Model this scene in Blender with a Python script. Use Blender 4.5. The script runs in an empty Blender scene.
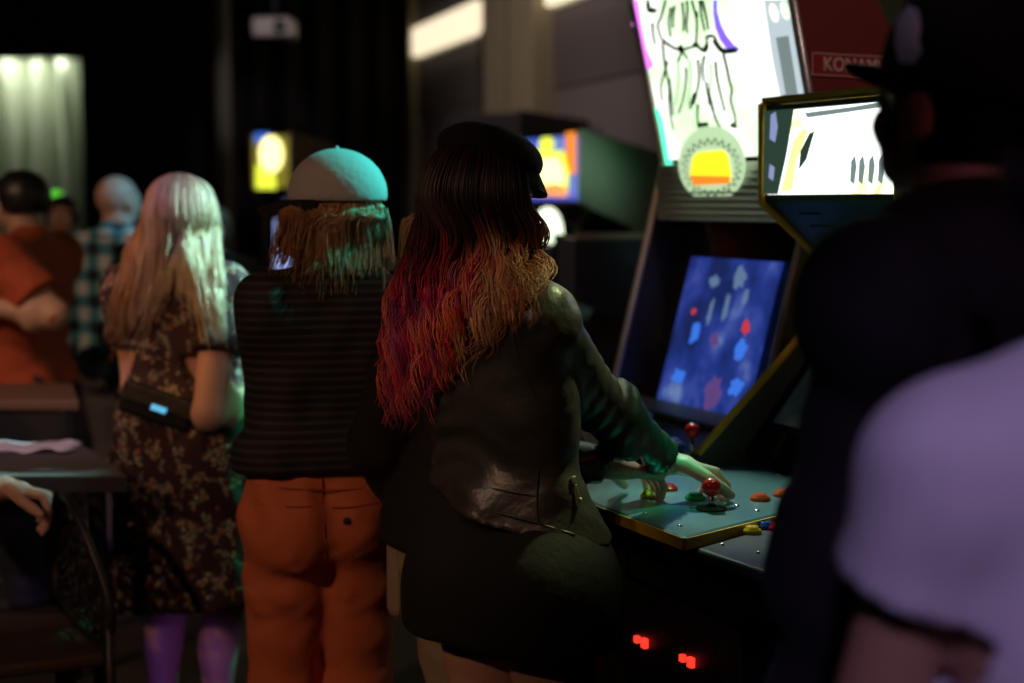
import bpy, bmesh, math, random
import numpy as np
from mathutils import Vector, Matrix
from mathutils.bvhtree import BVHTree

random.seed(7)
rng = np.random.default_rng(7)
scn = bpy.context.scene
COL = scn.collection

# ------------------------------------------------------------------ camera
FPX, EYE, HORIZON = 1422.0, 1.55, 200.0
PITCH = math.atan((341.5 - HORIZON) / FPX)
cam_d = bpy.data.cameras.new('camera')
cam_d.lens = 50.0
cam_d.sensor_width = 36.0
cam_d.clip_start = 0.05
cam_d.dof.use_dof = True
cam_d.dof.focus_distance = 2.62
cam_d.dof.aperture_fstop = 1.7
cam = bpy.data.objects.new('camera', cam_d)
COL.objects.link(cam)
cam.location = (0, 0, EYE)
cam.rotation_euler = (math.pi / 2 - PITCH, 0, 0)
scn.camera = cam

# ------------------------------------------------------------------ world, exposure
world = bpy.data.worlds.new('dark_room')
scn.world = world
world.use_nodes = True
world.node_tree.nodes['Background'].inputs[0].default_value = (0.25, 0.2, 0.35, 1)
world.node_tree.nodes['Background'].inputs[1].default_value = 0.0015
scn.view_settings.view_transform = 'Standard'
scn.view_settings.look = 'None'
scn.view_settings.gamma = 1.0
scn.view_settings.use_curve_mapping = False
scn.view_settings.exposure = 0.0
scn.cycles.use_denoising = True
scn.cycles.max_bounces = 6
scn.cycles.sample_clamp_indirect = 3.0


# ------------------------------------------------------------------ unseen spots: warm and violet room light, and fills added for single parts
def spot(name, loc, target, color, power, angle=50, blend=0.6, radius=0.08):
    d = bpy.data.lights.new(name, 'SPOT')
    d.energy = power
    d.color = color
    d.spot_size = math.radians(angle)
    d.spot_blend = blend
    d.shadow_soft_size = radius
    o = bpy.data.objects.new(name, d)
    COL.objects.link(o)
    o.location = loc
    o.rotation_euler = (Vector(target) - Vector(loc)).to_track_quat('-Z', 'Y').to_euler()
    return o


# warm light from behind the camera, left; fills added for far group and floor
spot('warm_lamp', (-2.6, -0.6, 3.2), (-.80, 3.4, 1.0), (1., .53, .30), 130, 36, .7)
spot('far_warm_fill', (-3.6, 1.6, 3.5), (-1.75, 5.4, 1.2), (1., .62, .40), 170, 34, .6)
spot('floor_warm_fill', (-2.4, 3.0, 3.5), (-1.3, 4.6, .3), (1., .66, .5), 60, 40, .7)
# spots added in place of marquee glow, plus tints for hair, dress, plaid shirt
spot('mint_fill', (1.80, 3.55, 3.3), (-.35, 3.12, 1.63), (.04, .9, .74), 620, 8, .5)
spot('cyan_fill', (1.60, 4.15, 3.45), (-.68, 3.80, 1.40), (.46, 1., .92), 1800, 10, .5)
spot('hair_orange_fill', (-3.4, 2.7, 2.8), (-1.04, 3.78, 1.36), (1., .42, .12), 100, 14, .5)
spot('hair_violet_fill', (-.75, 2.0, 3.5), (-.88, 3.80, 1.58), (.62, .35, 1.), 90, 6, .7)
spot('dress_fill', (1.2, 5.1, 3.45), (-.64, 3.87, .85), (.03, 1., .40), 700, 8.5, .5)
spot('far_cyan_fill', (.9, 5.6, 3.5), (-1.62, 6.0, 1.35), (.20, .72, 1.), 260, 15, .5)
# violet light over the camera on the near back; fills added for legs and paper
spot('violet_lamp', (-.15, -1.2, 3.0), (.64, 1.2, 1.20), (.62, .46, 1.), 95, 22, .6)
spot('violet_leg_fill', (-.25, 1.1, .25), (-.88, 3.78, .20), (.35, .14, 1.), 40, 9, .4, .04)
spot('lilac_table_fill', (-.9, 1.4, 3.4), (-1.40, 4.40, .76), (.75, .5, 1.), 60, 14, .6)
# reddish fills added without a visible source: room, neck, red cabinet side
spot('rose_fill', (1.2, -1.5, 2.8), (.3, 2.8, 1.0), (1., .32, .28), 7, 60, .8)
spot('neck_fill', (1.5, .3, 2.6), (.55, 1.74, 1.58), (1., .25, .18), 4.5, 22, .6)
spot('red_side_fill', (1.35, 1.5, 3.5), (.82, 3.45, 1.92), (1., .75, .7), 60, 16, .6)
# spots added to turn the forearm green and brighten the steel deck
spot('forearm_fill', (.90, 2.45, 3.5), (.30, 2.76, 1.07), (.04, 1., .42), 300, 5.5, .7)
spot('deck_fill', (.10, 4.6, 3.5), (.47, 2.79, .95), (.70, 1., .85), 330, 12, .6)
# spot added to tint the leather shoulder olive
spot('shoulder_fill', (1.15, 3.2, 3.4), (.12, 2.52, 1.27), (.85, 1., .42), 300, 9.5, .8)
# greenish spots added to brighten the speaker hood and the far cabinet's side
spot('hood_fill', (-.4, 2.9, 3.5), (.48, 3.6, 1.58), (.8, 1., .72), 90, 14, .7)
spot('row_fill', (-.5, 4.0, 3.5), (.30, 6.3, 1.72), (.6, 1., .66), 420, 7, 1.)
spot('row_green_fill', (-.7, 4.0, 3.5), tuple(.0 + c for c in (.475, 6.4, 1.74)), (.02, 1., .25), 120, 2.2, .8)
# more added fills: right wall, projector, cap patch, jacket, red hair, cabinet trim
spot('wall_fill', (-2.2, 7.0, 3.5), (.4, 9.5, 1.8), (1., .82, .72), 120, 70, .8)
spot('projector_fill', (-1.2, 7.5, 3.4), (-1.7, 10.0, 2.75), (1., .9, .9), 60, 14, .6)
spot('lilac_cap_fill', (-.7, .6, 2.8), (.48, 1.66, 1.84), (.85, .7, 1.), 12, 5, .6)
spot('jacket_fill', (-1.3, .3, 3.2), (-.12, 2.5, 1.12), (1., .78, .62), 26, 11, .8)
spot('hair_warm_fill', (-.9, .5, 3.3), (-.10, 2.5, 1.36), (1., .70, .55), 34, 9, .8)
spot('row_trim_fill', (-.3, 3.4, 3.5), (.5, 4.93, 1.43), (.3, 1., .5), 60, 9, .8)
# batten above the curtained window
cl = bpy.data.lights.new('curtain_batten', 'AREA'); cl.energy = 10; cl.color = (.92, 1., .78); cl.shape = 'RECTANGLE'; cl.size = 1.3; cl.size_y = .1
clo = bpy.data.objects.new('curtain_batten', cl); COL.objects.link(clo)
clo.location = (-4.6, 13.07, 2.90); clo.rotation_euler = (math.radians(6), 0, 0)


# ------------------------------------------------------------------ small helpers
def V(*a):
    return np.array(a, float)


def nrm(v):
    v = np.asarray(v, float)
    return v / (np.linalg.norm(v) + 1e-12)


def ray(px, py):
    cx, cy = (px - 512) / FPX, (341.5 - py) / FPX
    return V(cx, math.cos(PITCH) + math.sin(PITCH) * cy, -math.sin(PITCH) + math.cos(PITCH) * cy)


def P(px, py, Y):                       # the world point seen at a pixel, at distance Y
    d = ray(px, py)
    return V(0, 0, EYE) + d * (Y / d[1])


def PZ(px, py, z):                      # the world point seen at a pixel, at height z
    d = ray(px, py)
    return V(0, 0, EYE) + d * ((z - EYE) / d[2])


def tag(o, label=None, cat=None, group=None, kind=None):
    if label: o['label'] = label
    if cat: o['category'] = cat
    if group: o['group'] = group
    if kind: o['kind'] = kind
    return o


def empty(name, loc, label=None, cat=None, group=None):
    o = bpy.data.objects.new(name, None)
    o.empty_display_size = 0.05
    COL.objects.link(o)
    o.location = tuple(float(c) for c in loc)
    return tag(o, label, cat, group)


def world_loc(o):
    v = Vector((0, 0, 0))
    while o is not None:
        v = v + o.location
        o = o.parent
    return v


class MB:
    """Collects shapes in world coordinates and links them as one mesh object."""
    def __init__(self):
        self.v, self.f, self.c = [], [], []

    def add(self, vs, fs, col=None):
        b = len(self.v)
        self.v += [tuple(map(float, p)) for p in vs]
        self.f += [tuple(i + b for i in f) for f in fs]
        if col is not None:
            if len(self.c) < b: self.c += [(1, 1, 1, 1)] * (b - len(self.c))
            if np.ndim(col) == 1: self.c += [tuple(col)] * len(vs)
            else: self.c += [tuple(c) for c in col]
        return self

    def box(self, c, size, ax=None, ay=None, az=None):
        ax = V(1, 0, 0) if ax is None else nrm(ax)
        ay = V(0, 1, 0) if ay is None else nrm(ay)
        az = V(0, 0, 1) if az is None else nrm(az)
        c = np.asarray(c, float)
        vs = [c + ax * size[0] * .5 * i + ay * size[1] * .5 * j + az * size[2] * .5 * k
              for i in (-1, 1) for j in (-1, 1) for k in (-1, 1)]
        fs = [(0, 1, 3, 2), (4, 6, 7, 5), (0, 4, 5, 1), (2, 3, 7, 6), (0, 2, 6, 4), (1, 5, 7, 3)]
        return self.add(vs, fs)

    def prism(self, poly, d):           # planar polygon extruded by the vector d
        d = np.asarray(d, float)
        n = len(poly)
        vs = [np.asarray(p, float) for p in poly] + [np.asarray(p, float) + d for p in poly]
        fs = [tuple(range(n))[::-1], tuple(range(n, 2 * n))] + [(i, (i + 1) % n, n + (i + 1) % n, n + i) for i in range(n)]
        return self.add(vs, fs)

    def tube(self, pts, r, n=8, caps=True, col=None, closed=False):
        pts = [np.asarray(p, float) for p in pts]
        m = len(pts)
        rs = [r] * m if np.isscalar(r) else list(r)
        vs, fs = [], []
        u = None
        for i, p in enumerate(pts):
            if closed: t = nrm(pts[(i + 1) % m] - pts[i - 1])
            else: t = nrm(pts[min(i + 1, m - 1)] - pts[max(i - 1, 0)])
            if u is None:
                a = V(0, 0, 1) if abs(t[2]) < .9 else V(1, 0, 0)
                u = nrm(np.cross(t, a))
            u = nrm(u - t * np.dot(u, t))
            w = np.cross(t, u)
            for k in range(n):
                a = 2 * math.pi * k / n
                vs.append(p + (u * math.cos(a) + w * math.sin(a)) * rs[i])
        for i in range(m if closed else m - 1):
            j = (i + 1) % m
            for k in range(n):
                fs.append((i * n + k, i * n + (k + 1) % n, j * n + (k + 1) % n, j * n + k))
        if caps and not closed:
            fs.append(tuple(range(n))[::-1])
            fs.append(tuple((m - 1) * n + k for k in range(n)))
        cc = None
        if col is not None:
            cc = [c for c in col for _ in range(n)] if np.ndim(col) == 2 else col
        return self.add(vs, fs, cc)

    def lathe(self, c, prof, axis=(0, 0, 1), n=20):   # prof: (radius, height) along the axis
        az = nrm(axis)
        ax = nrm(np.cross(az, V(1, 0, 0) if abs(az[0]) < .9 else V(0, 1, 0)))
        ay = np.cross(az, ax)
        c = np.asarray(c, float)
        vs, fs = [], []
        for r_, h_ in prof:
            for k in range(n):
                a = 2 * math.pi * k / n
                vs.append(c + az * h_ + (ax * math.cos(a) + ay * math.sin(a)) * r_)
        for i in range(len(prof) - 1):
            for k in range(n):
                fs.append((i * n + k, i * n + (k + 1) % n, (i + 1) * n + (k + 1) % n, (i + 1) * n + k))
        fs.append(tuple(range(n))[::-1])
        fs.append(tuple((len(prof) - 1) * n + k for k in range(n)))
        return self.add(vs, fs)

    def ball(self, c, r, n=16, sq=(1, 1, 1)):
        vs, fs = [], []
        m = n // 2
        for i in range(m + 1):
            a = math.pi * i / m
            for k in range(n):
                b = 2 * math.pi * k / n
                vs.append(np.asarray(c, float) + V(math.sin(a) * math.cos(b) * sq[0], math.sin(a) * math.sin(b) * sq[1], math.cos(a) * sq[2]) * r)
        for i in range(m):
            for k in range(n):
                fs.append((i * n + k, (i + 1) * n + k, (i + 1) * n + (k + 1) % n, i * n + (k + 1) % n))
        return self.add(vs, fs)

    def build(self, name, mat, parent=None, smooth=False, bevel=0, loc=None):
        me = bpy.data.meshes.new(name)
        off = world_loc(parent) if parent else Vector(loc if loc is not None else (0, 0, 0))
        vs = (np.array(self.v) - np.array(off)).tolist()
        me.from_pydata(vs, [], self.f)
        me.validate()
        bm = bmesh.new()
        bm.from_mesh(me)
        bmesh.ops.remove_doubles(bm, verts=bm.verts, dist=1e-6) if not self.c else None
        bmesh.ops.recalc_face_normals(bm, faces=bm.faces)
        bm.to_mesh(me)
        bm.free()
        if self.c and len(self.c) == len(me.vertices):
            at = me.color_attributes.new('Col', 'FLOAT_COLOR', 'POINT')
            at.data.foreach_set('color', np.array(self.c, np.float32).ravel())
        me.materials.append(mat)
        if smooth:
            me.polygons.foreach_set('use_smooth', [True] * len(me.polygons))
        o = bpy.data.objects.new(name, me)
        COL.objects.link(o)
        if parent: o.parent = parent
        elif loc is not None: o.location = loc
        if bevel:
            b = o.modifiers.new('bevel', 'BEVEL')
            b.width = bevel
            b.segments = 2
            b.limit_method = 'ANGLE'
        return o


# ------------------------------------------------------------------ materials
def mat(name, color, rough=.6, metal=0., emit=None, strength=0., bump=None, coat=0., vary=None, spec=.5):
    m = bpy.data.materials.new(name)
    m.use_nodes = True
    nt = m.node_tree
    b = nt.nodes['Principled BSDF']
    b.inputs['Base Color'].default_value = (*color, 1)
    b.inputs['Roughness'].default_value = rough
    b.inputs['Metallic'].default_value = metal
    b.inputs['Specular IOR Level'].default_value = spec
    b.inputs['Coat Weight'].default_value = coat
    if emit:
        b.inputs['Emission Color'].default_value = (*emit, 1)
        b.inputs['Emission Strength'].default_value = strength
    if bump or vary:
        tc = nt.nodes.new('ShaderNodeTexCoord')
    if bump:
        sc_, st = bump
        nz = nt.nodes.new('ShaderNodeTexNoise')
        nz.inputs['Scale'].default_value = sc_
        nz.inputs['Detail'].default_value = 4
        bp = nt.nodes.new('ShaderNodeBump')
        bp.inputs['Strength'].default_value = st
        bp.inputs['Distance'].default_value = .01
        nt.links.new(tc.outputs['Object'], nz.inputs['Vector'])
        nt.links.new(nz.outputs['Fac'], bp.inputs['Height'])
        nt.links.new(bp.outputs['Normal'], b.inputs['Normal'])
    if vary:                                          # wear: noise between two colours
        c2, sc2 = vary
        nz = nt.nodes.new('ShaderNodeTexNoise')
        nz.inputs['Scale'].default_value = sc2
        nz.inputs['Detail'].default_value = 5
        mx = nt.nodes.new('ShaderNodeMix')
        mx.data_type = 'RGBA'
        mx.inputs[6].default_value = (*color, 1)
        mx.inputs[7].default_value = (*c2, 1)
        nt.links.new(tc.outputs['Object'], nz.inputs['Vector'])
        nt.links.new(nz.outputs['Fac'], mx.inputs[0])
        nt.links.new(mx.outputs[2], b.inputs['Base Color'])
    return m


def nodes(m):
    nt = m.node_tree
    return nt, nt.nodes, nt.links, nt.nodes['Principled BSDF']


def ramp(nt, stops, mode='LINEAR'):
    r = nt.nodes.new('ShaderNodeValToRGB')
    r.color_ramp.interpolation = mode
    e = r.color_ramp.elements
    while len(e) < len(stops): e.new(.5)
    for el, (p, c) in zip(e, stops):
        el.position = p
        el.color = (*c, 1)
    return r


def pattern_mat(name, kind, rough=.8):
    m = mat(name, (.05, .05, .05), rough)
    nt, ns, L, b = nodes(m)
    tc = ns.new('ShaderNodeTexCoord')
    if kind == 'hair':
        at = ns.new('ShaderNodeAttribute')
        at.attribute_name = 'Col'
        L.new(at.outputs['Color'], b.inputs['Base Color'])
        b.inputs['Roughness'].default_value = rough
    elif kind == 'stripe':
        sp = ns.new('ShaderNodeSeparateXYZ')
        L.new(tc.outputs['Object'], sp.inputs[0])
        mt = ns.new('ShaderNodeMath'); mt.operation = 'MULTIPLY'; mt.inputs[1].default_value = 2 * math.pi / .019
        sn = ns.new('ShaderNodeMath'); sn.operation = 'SINE'
        L.new(sp.outputs['Z'], mt.inputs[0]); L.new(mt.outputs[0], sn.inputs[0])
        r = ramp(nt, [(0, (.010, .009, .011)), (.55, (.012, .011, .013)), (.85, (.04, .035, .037)), (1, (.05, .044, .045))])
        mr = ns.new('ShaderNodeMapRange'); mr.inputs[1].default_value = -1; mr.inputs[2].default_value = 1
        L.new(sn.outputs[0], mr.inputs[0]); L.new(mr.outputs[0], r.inputs[0]); L.new(r.outputs[0], b.inputs['Base Color'])
    elif kind == 'floral':
        nz = ns.new('ShaderNodeTexNoise'); nz.inputs['Scale'].default_value = 30; nz.inputs['Detail'].default_value = 3
        vo = ns.new('ShaderNodeTexVoronoi'); vo.inputs['Scale'].default_value = 95; vo.feature = 'DISTANCE_TO_EDGE'
        mxv = ns.new('ShaderNodeMix'); mxv.data_type = 'VECTOR'; mxv.inputs[0].default_value = .03
        n2 = ns.new('ShaderNodeTexNoise'); n2.inputs['Scale'].default_value = 24
        L.new(tc.outputs['Object'], n2.inputs['Vector'])
        L.new(tc.outputs['Object'], mxv.inputs[4]); L.new(n2.outputs['Color'], mxv.inputs[5])
        L.new(mxv.outputs[1], vo.inputs['Vector']); L.new(mxv.outputs[1], nz.inputs['Vector'])
        petals = ns.new('ShaderNodeMath'); petals.operation = 'GREATER_THAN'; petals.inputs[1].default_value = .13
        L.new(vo.outputs['Distance'], petals.inputs[0])
        zone = ns.new('ShaderNodeMath'); zone.operation = 'GREATER_THAN'; zone.inputs[1].default_value = .53
        L.new(nz.outputs['Fac'], zone.inputs[0])
        mul = ns.new('ShaderNodeMath'); mul.operation = 'MULTIPLY'
        L.new(petals.outputs[0], mul.inputs[0]); L.new(zone.outputs[0], mul.inputs[1])
        v3 = ns.new('ShaderNodeTexVoronoi'); v3.inputs['Scale'].default_value = 95
        L.new(mxv.outputs[1], v3.inputs['Vector'])
        sx = ns.new('ShaderNodeSeparateColor'); L.new(v3.outputs['Color'], sx.inputs[0])
        r = ramp(nt, [(0, (.42, .30, .17)), (.35, (.30, .34, .24)), (.55, (.45, .40, .30)), (.8, (.16, .26, .24)), (.92, (.5, .16, .06))], 'CONSTANT')
        L.new(sx.outputs[0], r.inputs[0])
        mx = ns.new('ShaderNodeMix'); mx.data_type = 'RGBA'
        mx.inputs[6].default_value = (.030, .008, .014, 1)
        L.new(mul.outputs[0], mx.inputs[0]); L.new(r.outputs[0], mx.inputs[7]); L.new(mx.outputs[2], b.inputs['Base Color'])
    elif kind == 'plaid':
        sp = ns.new('ShaderNodeSeparateXYZ'); L.new(tc.outputs['Object'], sp.inputs[0])
        outs = []
        for ax, per in (('X', .11), ('Z', .11)):
            mt = ns.new('ShaderNodeMath'); mt.operation = 'MULTIPLY'; mt.inputs[1].default_value = 2 * math.pi / per
            sn = ns.new('ShaderNodeMath'); sn.operation = 'SINE'
            gt = ns.new('ShaderNodeMath'); gt.operation = 'GREATER_THAN'; gt.inputs[1].default_value = 0.1
            L.new(sp.outputs[ax], mt.inputs[0]); L.new(mt.outputs[0], sn.inputs[0]); L.new(sn.outputs[0], gt.inputs[0])
            outs.append(gt)
        ad = ns.new('ShaderNodeMath'); ad.operation = 'ADD'
        L.new(outs[0].outputs[0], ad.inputs[0]); L.new(outs[1].outputs[0], ad.inputs[1])
        hf = ns.new('ShaderNodeMath'); hf.operation = 'MULTIPLY'; hf.inputs[1].default_value = .5
        L.new(ad.outputs[0], hf.inputs[0])
        r = ramp(nt, [(0, (.55, .60, .60)), (.34, (.06, .26, .32)), (.8, (.012, .02, .03))], 'CONSTANT')
        L.new(hf.outputs[0], r.inputs[0]); L.new(r.outputs[0], b.inputs['Base Color'])
    return m


def glow_mat(name, strength, scale, stops, detail=3., stretch=(1, 1, 1), back=(0.02, 0.02, 0.02), seed=0.):
    """A lit picture: noise through a colour ramp, as emission."""
    m = mat(name, back, .25)
    nt, ns, L, b = nodes(m)
    tc = ns.new('ShaderNodeTexCoord')
    mp = ns.new('ShaderNodeMapping')
    mp.inputs['Scale'].default_value = stretch
    mp.inputs['Location'].default_value = (seed, seed * 1.7, seed * .6)
    nz = ns.new('ShaderNodeTexNoise')
    nz.inputs['Scale'].default_value = scale
    nz.inputs['Detail'].default_value = detail
    L.new(tc.outputs['Object'], mp.inputs[0]); L.new(mp.outputs[0], nz.inputs['Vector'])
    r = ramp(nt, stops)
    L.new(nz.outputs['Fac'], r.inputs[0])
    L.new(r.outputs[0], b.inputs['Emission Color'])
    b.inputs['Emission Strength'].default_value = strength
    return m


SKIN = mat('skin', (.62, .36, .25), .5, bump=(60, .05))
SKIN_PINK = mat('pink_skin', (.66, .38, .30), .5, bump=(60, .05))
SKIN_TAN = mat('tan_skin', (.50, .27, .17), .5, bump=(60, .05))
EYE_M = mat('eye', (.75, .72, .68), .2)
LEATHER = mat('black_leather', (.026, .024, .021), .38, bump=(38, .3), vary=((.05, .045, .038), 9), spec=.7)
BLACK_CLOTH = mat('black_cloth', (.005, .005, .006), .85, bump=(40, .2))
BLACK_COTTON = mat('black_cotton', (.006, .0045, .005), .9, bump=(25, .2))
BLACK_FELT = mat('black_felt', (.008, .008, .009), .95, bump=(90, .3))
WHITE_COTTON = mat('white_cotton', (.72, .68, .72), .85, bump=(18, .15))
ORANGE_TWILL = mat('coral_twill', (.66, .17, .075), .8, bump=(30, .25))
KHAKI = mat('khaki_twill', (.34, .27, .18), .85, bump=(30, .25))
GREY_DENIM = mat('grey_denim', (.16, .14, .14), .85, bump=(30, .2))
DARK_DENIM = mat('dark_denim', (.02, .022, .04), .85, bump=(30, .2))
RED_TEE = mat('orange_cotton', (.50, .085, .03), .85, bump=(20, .2))
MAROON_TEE = mat('maroon_cotton', (.12, .03, .03), .85, bump=(20, .2))
STRIPE = pattern_mat('striped_knit', 'stripe')
FLORAL = pattern_mat('floral_print', 'floral')
PLAID = pattern_mat('plaid_cotton', 'plaid')
HAIR = pattern_mat('hair_strands', 'hair', .42)
SHOE = mat('shoe_leather', (.02, .018, .018), .5)
GREY_CAP = mat('grey_cap_cloth', (.42, .43, .46), .85, bump=(60, .2))
METAL = mat('chrome', (.7, .7, .68), .25, 1.)
BRASS = mat('pale_brass', (.75, .65, .4), .3, 1.)


# ------------------------------------------------------------------ distance-field surfaces (bodies and clothes)
def cone(a, b, ra, rb, sq=None, k=None):        # tapered capsule; sq = (direction, factor) flattens it
    return dict(t='c', a=np.asarray(a, float), b=np.asarray(b, float), ra=ra, rb=rb, sq=sq, k=k)


def ell(c, r, R=None, k=None, cut=False):       # ellipsoid with axes R (rows)
    return dict(t='e', c=np.asarray(c, float), r=np.asarray(r, float), R=np.eye(3) if R is None else R, k=k, cut=cut)


def _bounds(p, inf):
    if p['t'] == 'c':
        m = max(p['ra'], p['rb']) + inf
        return np.minimum(p['a'], p['b']) - m, np.maximum(p['a'], p['b']) + m
    m = p['r'].max() + inf
    return p['c'] - m, p['c'] + m


def _dist(p, X, inf):
    if p['t'] == 'c':
        a, b = p['a'], p['b']
        Q = X - a.astype(np.float32)
        ba = (b - a).astype(np.float32)
        if p['sq']:
            d, f = p['sq']
            d = nrm(d).astype(np.float32)
            Q = Q + (Q @ d)[..., None] * d * np.float32(1 / f - 1)
            ba = ba + np.dot(ba, d) * d * np.float32(1 / f - 1)
        t = np.clip((Q @ ba) / max(float(ba @ ba), 1e-9), 0, 1)
        L = np.sqrt(((Q - t[..., None] * ba) ** 2).sum(-1))
        return L - (p['ra'] + (p['rb'] - p['ra']) * t) - inf
    Q = (X - p['c'].astype(np.float32)) @ p['R'].T.astype(np.float32)
    r = (p['r'] + inf).astype(np.float32)
    k0 = np.sqrt(((Q / r) ** 2).sum(-1))
    k1 = np.sqrt(((Q / (r * r)) ** 2).sum(-1))
    return k0 * (k0 - 1) / np.maximum(k1, 1e-6)


def nets(D, org, h):
    S = D < 0
    n = np.array(D.shape)
    cn = [(i, j, k) for i in (0, 1) for j in (0, 1) for k in (0, 1)]
    cnt = np.zeros(n - 1, np.int8)
    for i, j, k in cn:
        cnt += S[i:n[0] - 1 + i, j:n[1] - 1 + j, k:n[2] - 1 + k]
    act = np.argwhere((cnt > 0) & (cnt < 8))
    idx = -np.ones(n - 1, np.int64)
    idx[tuple(act.T)] = np.arange(len(act))
    val = np.stack([D[act[:, 0] + i, act[:, 1] + j, act[:, 2] + k] for i, j, k in cn], 1)
    pos = np.zeros((len(act), 3)); num = np.zeros(len(act))
    for a in range(8):
        for b in range(a + 1, 8):
            da, db = np.array(cn[a]), np.array(cn[b])
            if np.abs(da - db).sum() != 1: continue
            va, vb = val[:, a], val[:, b]
            m = (va < 0) != (vb < 0)
            t = np.where(m, va / np.where(m, va - vb, 1), 0)
            pos += np.where(m[:, None], da + t[:, None] * (db - da), 0)
            num += m
    pos = (pos / num[:, None] + act) * h + org
    F = []
    for ax in range(3):
        o1, o2 = [(1, 2), (2, 0), (0, 1)][ax]
        sl0 = [slice(None)] * 3; sl1 = [slice(None)] * 3
        sl0[ax] = slice(0, -1); sl1[ax] = slice(1, None)
        s0, s1 = S[tuple(sl0)], S[tuple(sl1)]
        e = np.argwhere(s0 != s1)
        ok = (e[:, o1] > 0) & (e[:, o2] > 0) & (e[:, o1] < n[o1] - 1) & (e[:, o2] < n[o2] - 1)
        e = e[ok]
        q = []
        for d1, d2 in ((-1, -1), (0, -1), (0, 0), (-1, 0)):
            c = e.copy(); c[:, o1] += d1; c[:, o2] += d2
            q.append(idx[tuple(c.T)])
        q = np.stack(q, 1)
        out = s0[tuple(e.T)]
        q = np.where(out[:, None], q, q[:, ::-1])
        F.append(q)
    F = np.concatenate(F)
    return pos, F[(F >= 0).all(1)]


def sdf(prims, h, k=.02, inf=0., cuts=(), wrinkle=None, smooth=0):
    """Surface of a smooth union. cuts: (point, normal) keeps the side the normal points away from."""
    lo = np.min([_bounds(p, inf)[0] for p in prims if not p.get('cut')], 0) - .03
    hi = np.max([_bounds(p, inf)[1] for p in prims if not p.get('cut')], 0) + .03
    n = np.ceil((hi - lo) / h).astype(int) + 1
    D = np.full(n, .08, np.float32)
    ax = [(lo[i] + np.arange(n[i]) * h).astype(np.float32) for i in range(3)]
    for p in prims:
        kk = p['k'] if p['k'] is not None else k
        b0, b1 = _bounds(p, inf)
        m = kk + 2 * h + .01
        i0 = np.clip(((b0 - m - lo) / h).astype(int), 0, n); i1 = np.clip(((b1 + m - lo) / h).astype(int) + 2, 0, n)
        if (i1 <= i0).any(): continue
        s = tuple(slice(a, b) for a, b in zip(i0, i1))
        X = np.stack(np.meshgrid(*[ax[i][s[i]] for i in range(3)], indexing='ij'), -1)
        d = _dist(p, X, inf)
        if p.get('cut'):
            A = D[s]; B = -d
            hh = np.clip(.5 - .5 * (B - A) / kk, 0, 1)
            D[s] = B + (A - B) * hh + kk * hh * (1 - hh)
        else:
            A = D[s]
            hh = np.clip(.5 + .5 * (A - d) / kk, 0, 1)
            D[s] = A + (d - A) * hh - kk * hh * (1 - hh)
    if wrinkle is not None or cuts:
        X = np.stack(np.meshgrid(*ax, indexing='ij'), -1)
        if wrinkle is not None: D = D + wrinkle(X).astype(np.float32)
        for c in cuts:
            pt, nn = c[0], nrm(c[1]).astype(np.float32)
            g = (X - np.asarray(pt, np.float32)) @ nn
            if len(c) > 2:                       # limited to a ball round the point
                far = np.sqrt(((X - np.asarray(pt, np.float32)) ** 2).sum(-1)) > c[2]
                g = np.where(far, -1, g)
            D = np.maximum(D, g)
    return nets(D, lo, h)


def folds(*waves):
    """Cloth folds: (direction, wavelength, height) sine ridges, bent by one another."""
    def f(X):
        out = 0
        for i, (d, wl, amp) in enumerate(waves):
            d = nrm(d).astype(np.float32)
            o = nrm(np.cross(d, V(.3, .5, .8))).astype(np.float32)
            o2 = np.cross(d, o).astype(np.float32)
            ph = (X @ d) * (2 * math.pi / wl) + 1.6 * np.sin((X @ o) * (2 * math.pi / (wl * 2.3)) + i) + 1.1 * np.sin((X @ o2) * (2 * math.pi / (wl * 3.1)) + 2 * i)
            out = out + amp * np.sin(ph) * (.55 + .45 * np.sin((X @ o2) * (2 * math.pi / (wl * 1.7)) + 1.3 * i))
        return out
    return f


def surf(name, vf, m, parent, extra=None, colors=None):
    mb = MB()
    v, f = vf
    me = bpy.data.meshes.new(name)
    off = np.array(world_loc(parent))
    me.from_pydata((v - off).tolist(), [], f.tolist())
    me.polygons.foreach_set('use_smooth', [True] * len(me.polygons))
    if colors is not None:
        at = me.color_attributes.new('Col', 'FLOAT_COLOR', 'POINT')
        at.data.foreach_set('color', np.asarray(colors, np.float32).ravel())
    me.materials.append(m)
    o = bpy.data.objects.new(name, me)
    COL.objects.link(o)
    o.parent = parent
    return o


def on_surface(objs, px, py):
    """The point of an already built surface that lies on a pixel's line of sight, and its normal."""
    best = None
    d = Vector(ray(px, py)).normalized()
    for o in objs:
        off = world_loc(o)
        tree = BVHTree.FromPolygons([v.co + off for v in o.data.vertices], [p.vertices[:] for p in o.data.polygons])
        hit = tree.ray_cast(Vector((0, 0, EYE)), d)
        if hit[0] is not None and (best is None or hit[3] < best[2]): best = (V(*hit[0]), V(*hit[1]), hit[3])
    return best


# ------------------------------------------------------------------ people
def rot_z(h):                            # heading clockwise from +Y, degrees
    a = math.radians(h)
    return np.array([[math.cos(a), math.sin(a), 0], [-math.sin(a), math.cos(a), 0], [0, 0, 1]])


def rot_x(p):
    a = math.radians(p)
    return np.array([[1, 0, 0], [0, math.cos(a), -math.sin(a)], [0, math.sin(a), math.cos(a)]])


def ik(S, T, l1, l2, pole):
    d = T - S
    L = min(np.linalg.norm(d), (l1 + l2) * .995)
    u = nrm(d)
    a = (l1 * l1 - l2 * l2 + L * L) / (2 * L)
    hh = math.sqrt(max(l1 * l1 - a * a, 0))
    pp = np.asarray(pole, float)
    pp = nrm(pp - u * np.dot(pp, u))
    return S + u * a + pp * hh, S + u * L


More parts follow.
